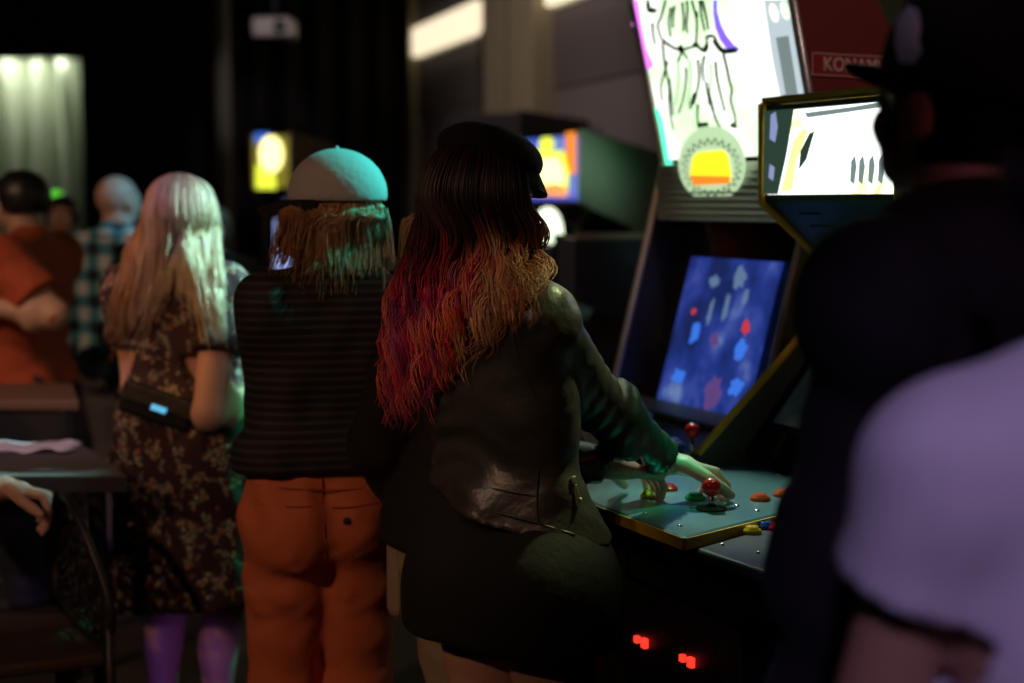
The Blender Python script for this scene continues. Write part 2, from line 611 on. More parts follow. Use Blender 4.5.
class Person:
    def __init__(self, label, x, y, heading, H, w=1., female=True, lean=(0, 0), head=(0, 0), group=None,
                 arms=None, drop=0., ankles=None, depth=1., arm=1., shoulder=None):
        self.root = empty('person', (x, y, 0), label, 'person', group)
        self.o = V(x, y, 0)
        self.H, self.R = H, rot_z(heading)
        self.lean, self.drop = lean, drop
        self.g = {}
        F = female
        fw = self.R @ V(0, 1, 0)
        rt = self.R @ V(1, 0, 0)
        self.fw, self.rt = fw, rt
        sqy = (fw, .74 * depth)
        L = self.L
        t = []
        for z, half, r, dy, dp in ([(.52, .052, .060, -.004, .95), (.565, .044, .054, 0, .86), (.615, .036, .046, .004, .84), (.665, .04, .047, .004, .86), (.715, .046, .051, .0, .88), (.765, .054, .045, -.006, .84), (.80, .055, .034, -.01, .9)] if F else
                                   [(.52, .046, .054, -.002, .98), (.565, .046, .053, 0, .9), (.615, .048, .051, .004, .9), (.665, .052, .053, .004, .9), (.715, .058, .056, .0, .9), (.765, .064, .05, -.006, .86), (.80, .062, .036, -.01, .9)]):
            t.append(cone(L(-half * w, dy, z), L(half * w, dy, z), r * H * (.5 + .5 * w), r * H * (.5 + .5 * w), (fw, dp * depth), .035))
        for s in (-1, 1):
            t.append(ell(L(s * .042 * w, -.034, .508), V(.052 * w, .046, .056) * H, self.R.T, .03))
            if F: t.append(ell(L(s * .038 * w, .046, .72), V(.036, .034, .036) * H, self.R.T, .025))
            t.append(cone(L(0, -.012, .848), L(s * .085 * w, -.012, .812), .022 * H, .024 * H, None, .03))
        self.g['torso'] = t
        self.g['neck'] = [cone(L(0, -.004, .83), L(0, .002, .885), (.031 if F else .039) * H, (.030 if F else .037) * H, None, .025)]
        # head
        hy, hp = head
        self.hr = self.R @ rot_z(hy) @ rot_x(hp)
        self.hc = L(0, .012, .934)
        self.g['head'] = self._head()
        # arms
        sw = shoulder or (.098 if F else .112) * w
        l1, l2 = .172 * H, .150 * H
        self.wr, self.el, self.sh = {}, {}, {}
        self.a_r = arm
        for s, side in ((-1, 'L'), (1, 'R')):
            S = L(s * sw, -.012, .806)
            a = (arms or {}).get(side, {})
            T = a.get('wrist')
            if T is None: T = L(s * (sw + .03), .04, .50)
            if a.get('elbow') is not None: E, T = np.asarray(a['elbow'], float), np.asarray(T, float)
            else: E, T = ik(S, np.asarray(T, float), l1, l2, a.get('pole', -fw * .8 + rt * s * .5 - V(0, 0, .3)))
            m_ = (.0285 if F else .033) * arm
            self.g['uarm' + side] = [ell(S + V(0, 0, -.006 * H), V(.036, .036, .042) * H * arm, self.R.T, .03), cone(S, E, m_ * H, m_ * .82 * H, None, .02)]
            mid = E + (T - E) * .3
            self.g['farm' + side] = [cone(E, T, m_ * .80 * H, .0155 * H * arm, None, .02), ell(mid, V(m_ * .84, m_ * .84, .045) * H, None, .02)]
            self.sh[side], self.el[side], self.wr[side] = S, E, T
            d = a.get('dir')
            d = nrm(T - E) if d is None else nrm(d)
            nml = a.get('palm')
            nml = -s * rt * 1. if nml is None else np.asarray(nml, float)
            nml = nrm(nml - d * np.dot(nml, d))
            self.g['hand' + side] = self._hand(T, d, nml, s, a.get('curl', (20, 25, 20)), a.get('spread', 4))
        # legs
        self.kn = {}
        for s, side in ((-1, 'L'), (1, 'R')):
            Hh = L(s * .05 * w, 0, .505)
            A = L(s * .056, -.012, .043, free=True) if ankles is None else np.asarray(ankles[side], float)
            K, A = ik(Hh, A, .235 * H, .232 * H, fw)
            r0 = (.057 if F else .053) * w ** .5
            self.g['thigh' + side] = [cone(Hh, K, r0 * H, .037 * H, None, .02), ell(Hh + (K - Hh) * .3 + fw * .006 * H, V(.05, .05, .09) * H * w ** .5, None, .02)]
            self.g['calf' + side] = [cone(K, A, .0345 * H, .021 * H, None, .02), ell(K + (A - K) * .32 - fw * .012 * H, V(.031, .033, .066) * H, None, .02)]
            self.g['foot' + side] = [cone(A + V(0, 0, -.02 * H) - fw * .018 * H, A + V(0, 0, -.027 * H) + fw * .095 * H + rt * s * .012 * H, .0225 * H, .0165 * H, None, .02)]
            self.kn[side] = K

    def L(self, x, y, z, free=False):     # local, in body heights -> world
        H = self.H
        q = 0 if free else max(0, (z - .53) / .3)
        p = self.R @ V(x * H, y * H, 0) + self.o
        p = p + V(self.lean[0] * q, self.lean[1] * q, 0)
        p[2] = z * H - (0 if free else self.drop)
        return p

    def hp(self, x, y, z):               # head-local, in body heights -> world
        return self.hc + self.hr @ V(x, y, z) * self.H

    def _head(self):
        H, q, RT = self.H, self.hp, self.hr.T
        g = [ell(q(0, -.008, .008), V(.0455, .057, .052) * H, RT, .012),
             ell(q(0, .018, -.020), V(.0365, .036, .046) * H, RT, .015),
             ell(q(0, .030, -.046), V(.022, .022, .016) * H, RT, .012),
             cone(q(0, .050, .004), q(0, .0605, -.016), .0045 * H, .0075 * H, None, .008),
             cone(q(-.022, .044, .010), q(.022, .044, .010), .007 * H, .007 * H, None, .008),
             cone(q(-.009, .0505, -.033), q(.009, .0505, -.033), .0042 * H, .0042 * H, None, .006),
             cone(q(-.008, .0495, -.039), q(.008, .0495, -.039), .0042 * H, .0042 * H, None, .006)]
        for s in (-1, 1):
            g.append(ell(q(s * .024, .034, -.018), V(.014, .014, .014) * H, RT, .012))
            g.append(ell(q(s * .0455, -.004, -.010), V(.006, .014, .019) * H, RT, .006))
            g.append(ell(q(s * .0175, .0545, -.001), V(.0095, .008, .0065) * H, RT, .008, cut=True))
        return g

    def _hand(self, W, d, n, s, curl, spread):
        H = self.H * 1.04
        wv = nrm(np.cross(d, n))          # across the palm
        wv = wv * (1 if np.dot(np.cross(d, n), wv) > 0 else -1)
        thumb = wv * s * -1.
        g = [cone(W, W + d * .02 * H, .0155 * H, .017 * H, (n, .75), .012)]
        for f in (-.6, -.2, .2, .6):
            g.append(cone(W + d * .008 * H + wv * f * .017 * H, W + d * .053 * H + wv * f * .028 * H, .0095 * H, .0072 * H, (n, .85), .008))
        order = [-.66, -.22, .22, .66]
        lens = [.040, .046, .043, .033]   # index..little, from the thumb side
        for i in range(4):
            off = thumb * (-order[i]) * .0275 * H
            b = W + d * .054 * H + off
            ang = 0
            dd = nrm(d + thumb * (-order[i]) * math.radians(spread))
            r = .0049 * H * (1 if i < 3 else .9)
            for j, (fr, c) in enumerate(zip((.44, .31, .25), curl)):
                ang += math.radians(c * (1 + .12 * (i - 1)))
                v = dd * math.cos(ang) + n * math.sin(ang)
                e = b + v * lens[i] * 1.12 * H * fr
                g.append(cone(b, e, r, r * .92, None, .003))
                b = e; r *= .92
        b = W + d * .014 * H + thumb * .017 * H
        v1 = nrm(d * .75 + thumb * .75 + n * .35)
        v2 = nrm(d * 1. + thumb * .25 + n * .45)
        e1 = b + v1 * .030 * H
        e2 = e1 + v2 * .020 * H
        g += [cone(b, e1, .010 * H, .0075 * H, None, .008), cone(e1, e2, .0072 * H, .0066 * H, None, .003), cone(e2, e2 + v2 * .012 * H, .0066 * H, .0055 * H, None, .003)]
        return g

    def take(self, *names):
        out = []
        for n in names: out += self.g[n]
        return out

    def body(self, m, h=.008):
        allp = [p for k in self.g for p in self.g[k]]
        b = surf('body', sdf(allp, h), m, self.root)
        for s in (-1, 1):
            mb = MB().ball(self.hp(s * .0175, .0455, -.001), .0078 * self.H, 12)
            mb.build('eye', EYE_M, self.root, True)
        return b

    def shoes(self, m=None):
        for side in 'LR':
            surf('shoe', sdf(self.g['foot' + side], .007, inf=.012, cuts=[((0, 0, .004), (0, 0, -1))]), m or SHOE, self.root)

    def trousers(self, m, hem=.05, waist=.585, inf=.014, flare=0, h=.009, name='trousers', wr=None, seat=1.):
        pr = [p for p in self.g['torso'][:4]] + self.g['torso'][7:8] + [dict(p, r=p['r'] * seat) for p in self.g['torso'] if p['t'] == 'e' and p['c'][2] < .56 * self.H - self.drop]
        pr += self.take('thighL', 'thighR')
        for s in 'LR':
            for p in self.g['calf' + s]:
                q = dict(p)
                if q['t'] == 'c': q['ra'] += flare * .5; q['rb'] += .012 + flare
                pr.append(q)
        pr = [p for p in pr if not (p['t'] == 'c' and p['a'][2] > waist * self.H + .05 - self.drop)]
        return surf(name, sdf(pr, h, inf=inf, wrinkle=wr or folds(((.3, .2, 1), .11, .003), ((.5, -.3, .6), .07, .002)),
                    cuts=[((0, 0, hem), (0, 0, -1)), ((0, 0, waist * self.H - self.drop), (0, 0, 1))]), m, self.root)

    def top(self, m, hem, sleeve=.5, inf=.012, name='shirt', h=.009, wr=None, extra=(), neck=.845, hemn=None, lim=('L', 'R')):
        """sleeve: share of the upper arm covered; over 1 runs on down the forearm."""
        pr = [p for p in self.g['torso']] + list(extra)
        cuts = [((0, 0, hem), (0, 0, -1)) if hemn is None else hemn]
        for s in lim:
            S, E, T = self.sh[s], self.el[s], self.wr[s]
            pr += [dict(p) for p in self.g['uarm' + s][:1]]
            c = self.g['uarm' + s][1]
            if sleeve <= 1:
                e = S + (E - S) * sleeve
                e2 = S + (E - S) * (sleeve + .12)
                pr.append(cone(S, e2, c['ra'], c['ra'] * .97 + .008, None, .02))
                cuts.append((e, nrm(E - S), .05 * self.H * self.a_r + inf))
            else:
                pr.append(cone(S, E, c['ra'], c['rb'] + .003, None, .02))
                pr.append(self.g['farm' + s][1])
                e = E + (T - E) * min(sleeve - 1, 1)
                pr.append(cone(E, e + (T - E) * .12, c['rb'] + .003, .0150 * self.H * self.a_r + .002, None, .02))
                cuts.append((e, nrm(T - E), .045 * self.H * self.a_r + inf))
        return surf(name, sdf(pr, h, inf=inf, cuts=cuts, wrinkle=wr or folds(((.2, .1, 1), .10, .003), ((.7, .2, .5), .06, .0018))), m, self.root)


# ------------------------------------------------------------------ hair
def smooth_path(pts, n):
    pts = np.asarray(pts, float)
    m = len(pts)
    t = np.linspace(0, m - 1, n)
    out = []
    for x in t:
        i = min(int(x), m - 2); f = x - i
        p0, p1, p2, p3 = pts[max(i - 1, 0)], pts[i], pts[i + 1], pts[min(i + 2, m - 1)]
        out.append(.5 * (2 * p1 + (p2 - p0) * f + (2 * p0 - 5 * p1 + 4 * p2 - p3) * f * f + (3 * p1 - p0 - 3 * p2 + p3) * f ** 3))
    return np.array(out)


def lock(mb, ctrl, n, r0, r1, colf, wave=0., wl=.09, sr=.0014, seg=22, start=.35, side=None, jit=1.):
    """One lock: n strands along a bent path; wave grows after the share `start` of its length."""
    path = smooth_path(ctrl, seg)
    L = np.concatenate([[0], np.cumsum(np.linalg.norm(np.diff(path, axis=0), axis=1))])
    tot = L[-1]
    s = L / tot
    tan = np.gradient(path, axis=0)
    tan /= np.linalg.norm(tan, axis=1)[:, None] + 1e-9
    sd = nrm(V(1, 0, 0) if side is None else side)
    u = sd - tan * (tan @ sd)[:, None]
    u /= np.linalg.norm(u, axis=1)[:, None] + 1e-9
    w = np.cross(tan, u)
    ph = rng.uniform(0, 6.28)
    wave = wave * min(1., tot / .38)
    wl_ = wl * rng.uniform(.85, 1.2)
    g = np.clip((s - start) / .25, 0, 1)
    for _ in range(n):
        a, q = rng.uniform(0, 6.28), math.sqrt(rng.uniform())
        rad = (r0 + (r1 - r0) * s) * q
        p2 = ph + rng.normal() * .25
        am = wave * rng.uniform(.75, 1.2)
        pp = path + u * (math.cos(a) * rad + am * g * np.sin(L * 6.283 / wl_ + p2))[:, None] + w * (math.sin(a) * rad + .6 * am * g * np.cos(L * 6.283 / wl_ + p2))[:, None]
        pp = pp + rng.normal(size=3) * .0015 * jit
        end = rng.integers(int(seg * .8), seg + 1)
        pp = pp[:end]
        rr = sr * (1 - .7 * np.linspace(0, 1, end) ** 3)
        mb.tube(pp, rr, 4, True, np.array([(*colf(x, y), 1) for x, y in zip(pp, s[:end])]))


def mixc(a, b, t):
    t = min(max(t, 0), 1)
    return tuple(a[i] + (b[i] - a[i]) * t for i in range(3))


def hair_cap(mb, per, inf, color, face=.032, low=-.05, top=.2, k=1.):
    """The hair close to the skull: the head's own shape, cut away over the face."""
    q = per.hp
    H = per.H
    pr = [ell(q(0, -.008, .008), V(.0455, .057, .052) * H, per.hr.T), ell(q(0, -.010, -.02), V(.040 * k, .041 * k, .042) * H, per.hr.T)]
    f = per.hr @ V(0, 1, -.25)
    v, fc = sdf(pr, .006, inf=inf, cuts=[(q(0, face, 0), f), (q(0, 0, low), -(per.hr @ V(0, 0, 1)))], wrinkle=folds((per.hr @ V(1, .2, 0), .012, .0012)))
    mb.add(v, fc.tolist(), np.array([(*color, 1)] * len(v)) * np.array([[1, 1, 1, 1]]))


# ================================================================== the room
WALL_PAINT = mat('black_wall_paint', (.014, .012, .017), .9, bump=(8, .2), vary=((.022, .018, .022), 1.3))
CURTAIN_M = mat('black_drape', (.020, .019, .021), .95)
FLOOR_M = mat('dark_brown_floor', (.055, .038, .028), .55, bump=(6, .1), vary=((.035, .026, .022), 2.2))
CEIL_M = mat('black_ceiling_paint', (.008, .007, .009), .95)
PANEL_M = mat('grey_mauve_wall_panel', (.20, .17, .185), .8, vary=((.24, .2, .21), .9))
PANEL_UP_M = mat('dark_mauve_wall_panel', (.13, .11, .12), .8, vary=((.16, .13, .14), .9))
PILASTER_M = mat('beige_pilaster_paint', (.38, .32, .22), .8)
PIPE_M = mat('grey_pipe_paint', (.20, .19, .16), .6)
ZC, YB, YF = 3.7, 12.9, -3.0
WR, WN = nrm(V(.316, -.949, 0)), nrm(V(-.949, -.316, 0))      # right wall: along, and into the room


def wall_pt(q, z, out=0.):                                     # q metres from the far corner
    base = V(-.92, YB, 0)
    p = base + WR * q + WN * out
    p[2] = z
    return p


def on_wall(px, py):                                           # where a sight line meets the right wall
    d = ray(px, py)
    c = V(0, 0, EYE)
    b = wall_pt(0, 0)
    k = np.dot(b - c, WN) / np.dot(d, WN)
    p = c + d * k
    return float(np.dot(p - b, WR)), float(p[2])


def struct(name, mb, m, **k):
    return tag(mb.build(name, m, **k), kind='structure')


struct('floor', MB().box((-.7, 5, -.05), (12.6, 16.4, .1)), FLOOR_M)
struct('ceiling', MB().box((-.7, 5, ZC + .05), (12.6, 16.4, .1)), CEIL_M)
struct('wall_left', MB().box((-6.55, 5, ZC / 2), (.1, 16.2, ZC)), WALL_PAINT)
struct('wall_front', MB().box((-.7, YF - .05, ZC / 2), (11.8, .1, ZC)), WALL_PAINT)
# the back wall, with the opening of a curtained window at the left
wx0, wx1, wz0, wz1 = P(-70, 58, YB)[0], P(80, 58, YB)[0], .4, P(40, 58, YB)[2]
mb = MB()
mb.box(((-6.5 + wx0) / 2, YB + .05, ZC / 2), (wx0 + 6.5, .1, ZC))
mb.box(((wx1 + 1.2) / 2, YB + .05, ZC / 2), (1.2 - wx1, .1, ZC))
mb.box(((wx0 + wx1) / 2, YB + .05, (wz1 + ZC) / 2), (wx1 - wx0, .1, ZC - wz1))
mb.box(((wx0 + wx1) / 2, YB + .05, wz0 / 2), (wx1 - wx0, .1, wz0))
struct('wall_back', mb, WALL_PAINT)
struct('window_1', MB().box(((wx0 + wx1) / 2, YB + .62, (wz0 + wz1) / 2), (wx1 - wx0 + .3, .04, wz1 - wz0 + .3))
       .box((wx0 - .13, YB + .35, (wz0 + wz1) / 2), (.04, .5, wz1 - wz0 + .3)).box((wx1 + .13, YB + .35, (wz0 + wz1) / 2), (.04, .5, wz1 - wz0 + .3))
       .box(((wx0 + wx1) / 2, YB + .35, wz1 + .17), (wx1 - wx0 + .3, .5, .04)).box(((wx0 + wx1) / 2, YB + .35, wz0 - .13), (wx1 - wx0 + .3, .5, .04)), WALL_PAINT)
# pleated pale curtain in the opening, lit from a batten above it
mb = MB()
n = 220
xs = np.linspace(wx0 - .05, wx1 + .05, n)
vs, fs = [], []
for j, z in enumerate(np.linspace(wz0 + .02, wz1 + .08, 14)):
    for i, x in enumerate(xs):
        a = x * 2 * math.pi / .25
        vs.append((x, YB + .42 + (.13 + .04 * math.sin(z * 3.1 + x * 5)) * (1 - 2 * abs(math.sin(a / 2)) ** 1.5) + .03 * math.sin(a * .5 + z * 2.1), z))
for j in range(13):
    for i in range(n - 1):
        fs.append((j * n + i, j * n + i + 1, (j + 1) * n + i + 1, (j + 1) * n + i))
PALE_DRAPE = mat('pale_drape', (.62, .66, .54), .9)
c = MB().add(vs, fs).build('curtain', PALE_DRAPE, None, True)
s_ = c.modifiers.new('thickness', 'SOLIDIFY'); s_.thickness = .006
tag(c, 'pale green-white pleated curtain lit from above in the far wall opening', 'curtain')

# black drapes along the far wall, behind the pipe
def drape(x0, x1, label):
    mb = MB()
    n = 90
    vs, fs = [], []
    for z in (.03, 1.2, 2.4, 3.55):
        for i in range(n):
            x = x0 + (x1 - x0) * i / (n - 1)
            vs.append((x, YB - .16 + .05 * math.sin(x * 23) + .02 * math.sin(x * 9 + z), z))
    for j in range(3):
        for i in range(n - 1): fs.append((j * n + i, j * n + i + 1, (j + 1) * n + i + 1, (j + 1) * n + i))
    o = mb.add(vs, fs).build('stage_curtain', CURTAIN_M, None, True)
    s = o.modifiers.new('thickness', 'SOLIDIFY'); s.thickness = .006
    tag(o, label, 'curtain')


drape(P(236, 100, YB)[0], P(404, 100, YB)[0], 'black floor-length drape on the far wall right of the grey pipe')
px = P(223, 100, 11.5)
struct('pillar', MB().lathe((px[0], 11.5, 0), [(.065, 0), (.065, ZC)], n=20), PIPE_M, smooth=False)
# right wall: dark upper and paler lower panelling, two pilasters, dark recess
def wall_slab(name, q0, q1, z0, z1, out, m, th=.06):
    return struct(name, MB().prism([wall_pt(q0, z0, out), wall_pt(q1, z0, out), wall_pt(q1, z1, out), wall_pt(q0, z1, out)], -WN * th), m)


wall_slab('wall_right', -.1, 17.0, 0, ZC, 0, PANEL_M, .12)
zsplit = on_wall(610, 78)[1]
wall_slab('trim_1', 0, 16.5, zsplit, ZC - .02, .02, PANEL_UP_M, .03)
for i, (a, b) in enumerate(((505, 527), (531, 556), (870, 905))):
    wall_slab('trim_%d' % (i + 2), on_wall(a, 100)[0], on_wall(b, 100)[0], .02, ZC - .02, .16, PILASTER_M, .2)
wall_slab('trim_5', on_wall(486, 100)[0], on_wall(504, 100)[0], .02, on_wall(490, 30)[1], .05, WALL_PAINT, .06)
wall_slab('trim_6', on_wall(411, 100)[0], on_wall(421, 100)[0], .02, ZC - .02, .1, PILASTER_M, .14)
# two long wall lights high on that wall
LIGHT_BOX = mat('light_housing', (.5, .48, .42), .5)
WARM_GLOW = mat('warm_diffuser', (.8, .75, .6), .4, emit=(1., .84, .58), strength=1.15)
zl = on_wall(416, 46)[1]
for (a, b, lb) in ((422, 488, 'long warm wall light high above the dark recess at the far end'),
                   (558, 640, 'long warm wall light right of the beige pilasters at the picture top')):
    q0, q1 = on_wall(a, 40)[0], on_wall(b, 10)[0]
    r_ = empty('wall_light', wall_pt((q0 + q1) / 2, zl, .1), lb, 'wall light', 'long lights on the right wall')
    MB().prism([wall_pt(q0, zl - .14, .04), wall_pt(q1, zl - .14, .04), wall_pt(q1, zl + .14, .04), wall_pt(q0, zl + .14, .04)], -WN * .1).build('housing', LIGHT_BOX, r_)
    MB().prism([wall_pt(q0 + .02, zl - .12, .1), wall_pt(q1 - .02, zl - .12, .1), wall_pt(q1 - .02, zl + .12, .1), wall_pt(q0 + .02, zl + .12, .1)], -WN * .055).build('diffuser', WARM_GLOW, r_, bevel=.01)
# white projector hanging from the ceiling
pp = P(275, 29, 10.0)
WHITE_PL = mat('white_plastic', (.55, .47, .46), .5)
r_ = empty('projector', (pp[0], 10.0, pp[2]), 'small white projector hanging from the black ceiling', 'projector')
mb = MB().box(pp, (.27, .3, .13)); mb.build('case', WHITE_PL, r_, bevel=.02)
MB().lathe(pp + V(.06, -.15, 0), [(.045, 0), (.05, -.0), (.045, .03), (.02, .03)], (0, -1, 0)).build('lens', SHOE, r_)
MB().tube([pp + V(0, 0, .06), V(pp[0], 10.0, ZC)], .02).build('ceiling_pole', WALL_PAINT, r_)
# green lamp far back
gp = P(55, 197, 9.5)
GREEN_GLOW = mat('green_lens', (.1, .5, .05), .3, emit=(.18, 1., .06), strength=.75)
r_ = empty('signal_lamp', (gp[0], 9.5, 0), 'small green lamp on a thin stand far behind the orange shirt', 'lamp')
MB().lathe((gp[0], 9.5, 0), [(.16, 0), (.16, .02), (.02, .04), (.02, gp[2] - .05)], n=16).build('stand', WALL_PAINT, r_)
MB().ball(gp, .055, 16, (1, 1, .8)).build('lens', GREEN_GLOW, r_, True)


# ================================================================== arcade cabinets
CAB_BLACK = mat('black_laminate', (.012, .012, .014), .45, bump=(70, .08))
CAB_NAVY = mat('navy_laminate', (.018, .026, .060), .4)
CAB_GREEN = mat('speckled_dark_laminate', (.16, .19, .165), .42)
CAB_RED = mat('dark_red_laminate', (.13, .016, .014), .5, vary=((.10, .012, .012), 4))
CAB_GREY = mat('grey_laminate', (.09, .09, .085), .5)
SILVER_TRIM = mat('silver_trim', (.42, .38, .36), .35, .6)
YELLOW_TRIM = mat('yellow_trim', (.72, .42, .02), .4)
ORANGE_PL = mat('orange_red_button_plastic', (.75, .12, .03), .25, coat=.5)
RED_PL = mat('red_plastic', (.72, .015, .012), .16, coat=.8)
BLUE_PL = mat('blue_button_plastic', (.03, .10, .45), .2, coat=.5)
YEL_PL = mat('yellow_button_plastic', (.85, .55, .02), .2, coat=.5)
GREEN_PL = mat('green_button_plastic', (.02, .42, .12), .2, coat=.5)
CREAM_PL = mat('cream_plastic', (.7, .62, .45), .3)
GLASS_BLACK = mat('black_monitor_glass', (.006, .006, .008), .12)
STEEL_DECK = mat('worn_steel_deck', (.24, .44, .45), .3, .7, vary=((.12, .26, .31), 7), bump=(30, .06))
DARK_DECK = mat('dark_metal_deck', (.16, .16, .17), .32, .6, vary=((.10, .10, .11), 6))
COIN_RED = mat('coin_return_red', (.4, .01, .01), .3, emit=(1., .035, .02), strength=1.6)


class Frame:
    def __init__(self, o, n):
        self.o = V(*o, 0)
        self.n = nrm(V(*n, 0))                 # out of the cabinet's front
        self.r = np.cross(self.n, V(0, 0, -1))  # towards the nearer end of the row
        if self.r[1] > 0: self.r = -self.r

    def W(self, s, t, z):
        return self.o - self.n * s + self.r * t + V(0, 0, z)

    def side(self, prof, t, th):               # profile (s, z) as a board
        return MB().prism([self.W(s, t, z) for s, z in prof], self.r * th)

    def strip(self, prof, t0, t1, th=.018):    # sheet that follows a profile across the width
        mb = MB()
        for (s0, z0), (s1, z1) in zip(prof[:-1], prof[1:]):
            d = nrm(V(s1 - s0, z1 - z0))
            nn = -self.n * -d[1] * -1 + V(0, 0, 1) * d[0] * -1
            mb.prism([self.W(s0, t0, z0), self.W(s1, t0, z1), self.W(s1, t1, z1), self.W(s0, t1, z0)], nn * th)
        return mb


def joystick(fr, s, t, z, parent, ball=RED_PL, r=.0175, shaft=.055, washer=True, tilt=(0, 0)):
    b = fr.W(s, t, z)
    top = b + V(tilt[0], tilt[1], shaft)
    st = MB().tube([b, top], .0055, 10)
    o = st.build('joystick', METAL, parent, True)
    if washer: MB().lathe(b, [(.03, 0), (.03, .003), (.012, .006), (.008, .010)], n=24).build('dust_washer', SHOE, o)
    MB().ball(top + V(0, 0, r * .7), r, 20).build('ball_top', ball, o, True)
    return o


def button(fr, s, t, z, m, parent, r=.0165, up=(0, 0, 1)):
    o = MB().lathe(fr.W(s, t, z), [(r * 1.25, 0), (r * 1.25, .004), (r * 1.1, .008), (r * .82, .009), (r * .78, .013), (r * .5, .0125), (0.001, .012)], up, 20).build('button', m, parent, True)
    return o


def lettering(text, fr_pt, ax, up, size, m, parent, name='lettering', depth=.0015):
    cu = bpy.data.curves.new(name, 'FONT')
    cu.body = text
    cu.size = size
    cu.extrude = depth
    cu.align_x = 'CENTER'
    cu.align_y = 'CENTER'
    cu.offset = size * .012
    ob = bpy.data.objects.new(name, cu)
    COL.objects.link(ob)
    dg = bpy.context.evaluated_depsgraph_get()
    me = bpy.data.meshes.new_from_object(ob.evaluated_get(dg))
    bpy.data.objects.remove(ob)
    o = bpy.data.objects.new(name, me)
    COL.objects.link(o)
    me.materials.clear(); me.materials.append(m)
    ax, up = nrm(ax), nrm(up)
    nn = np.cross(ax, up)
    M = Matrix([[ax[0], up[0], nn[0]], [ax[1], up[1], nn[1]], [ax[2], up[2], nn[2]]])
    me.transform(M.to_4x4())
    off = Vector(fr_pt) - world_loc(parent)
    me.transform(Matrix.Translation(off))
    o.parent = parent
    return o


# ---- the cabinet with the tall lit sign, blue screen and red sides
B = Frame((0, 0), (-.893, -.45))
B.r = nrm(V(.45, -.893, 0))
t0, t1 = -3.33, -2.68
bc = empty('arcade_cabinet', B.W(2.3, (t0 + t1) / 2, 0), 'black and red arcade cabinet with tall tilted green-lit sign and blue game screen', 'arcade cabinet')
profB = [(2.02, 0), (2.02, .80), (1.74, .86), (1.74, .96), (1.985, 1.0), (2.135, 1.58), (2.15, 1.66), (2.012, 2.22), (2.03, 2.26), (2.14, 2.26), (2.40, 1.88), (2.78, 1.70), (2.78, 0)]
side_art = CAB_RED.copy(); side_art.name = 'red_side_with_printed_art'
nt, ns, L_, b_ = nodes(side_art)
tc = ns.new('ShaderNodeTexCoord'); sp = ns.new('ShaderNodeSeparateXYZ'); L_.new(tc.outputs['Object'], sp.inputs[0])
nz = ns.new('ShaderNodeTexNoise'); nz.inputs['Scale'].default_value = 11; nz.inputs['Detail'].default_value = 1.5; L_.new(tc.outputs['Object'], nz.inputs['Vector'])
ad = ns.new('ShaderNodeMath'); ad.operation = 'MULTIPLY_ADD'; ad.inputs[1].default_value = .5; L_.new(nz.outputs['Fac'], ad.inputs[0]); L_.new(sp.outputs['Z'], ad.inputs[2])
r_ = ramp(nt, [(0, (.16, .05, .03)), (.60, (.22, .08, .05)), (.66, (.20, .20, .10)), (.74, (.30, .36, .06)), (.80, (.16, .22, .05)), (.89, (.13, .016, .014))])
mr = ns.new('ShaderNodeMapRange'); mr.inputs[1].default_value = .3; mr.inputs[2].default_value = 2.1
L_.new(ad.outputs[0], mr.inputs[0]); L_.new(mr.outputs[0], r_.inputs[0]); L_.new(r_.outputs[0], b_.inputs['Base Color'])
B.side(profB, t0 - .018, .018).build('side_panel', CAB_BLACK, bc)
sp_near = B.side(profB, t1, .018).build('side_panel', side_art, bc)
sp_near['label'] = 'dark red side panel with printed art'
for tt, mm in ((t0 - .009, SILVER_TRIM), (t1 + .009, SILVER_TRIM)):
    MB().tube([B.W(s, tt, z) for s, z in profB[3:8]], .0115, 8).build('edge_trim', mm, bc, True)
B.strip([(2.02, .02), (2.02, .80)], t0, t1).build('front_panel', CAB_BLACK, bc)
MB().prism([B.W(s, t0, z) for s, z in ((2.03, .80), (1.75, .87), (1.75, .945), (2.0, .985))], B.r * (t1 - t0)).build('control_deck', CAB_BLACK, bc)
B.strip([(1.99, .985), (2.09, 1.0), (2.2, 1.395), (2.20, 1.50), (2.13, 1.50)], t0, t1, .012).build('monitor_bezel', GLASS_BLACK, bc)
MB().prism([B.W(1.99, t0, .99), B.W(2.08, t0, 1.0), B.W(2.08, t1, 1.0), B.W(1.99, t1, .99)], V(0, 0, .012)).build('bezel_ledge', CAB_GREY, bc)
scr = glow_mat('blue_game_picture', .62, 8, [(0, (.004, .010, .05)), (.36, (.008, .022, .16)), (.5, (.02, .05, .36)), (.60, (.06, .10, .5)), (.70, (.22, .36, .7)), (.8, (.5, .55, .75))], 4.5, (1, 1, .8))
nt, ns, L_, b_ = nodes(scr)
u0, u1 = -3.25, -2.85
def tilt_pt(t, h, out): return B.W(2.088 + .11 * h - out * .96, t, 1.0 + .395 * h + out * .27)
MB().prism([tilt_pt(u0, .0, .006), tilt_pt(u1, .0, .006), tilt_pt(u1, 1, .006), tilt_pt(u0, 1, .006)], B.n * .006).build('screen', scr, bc)
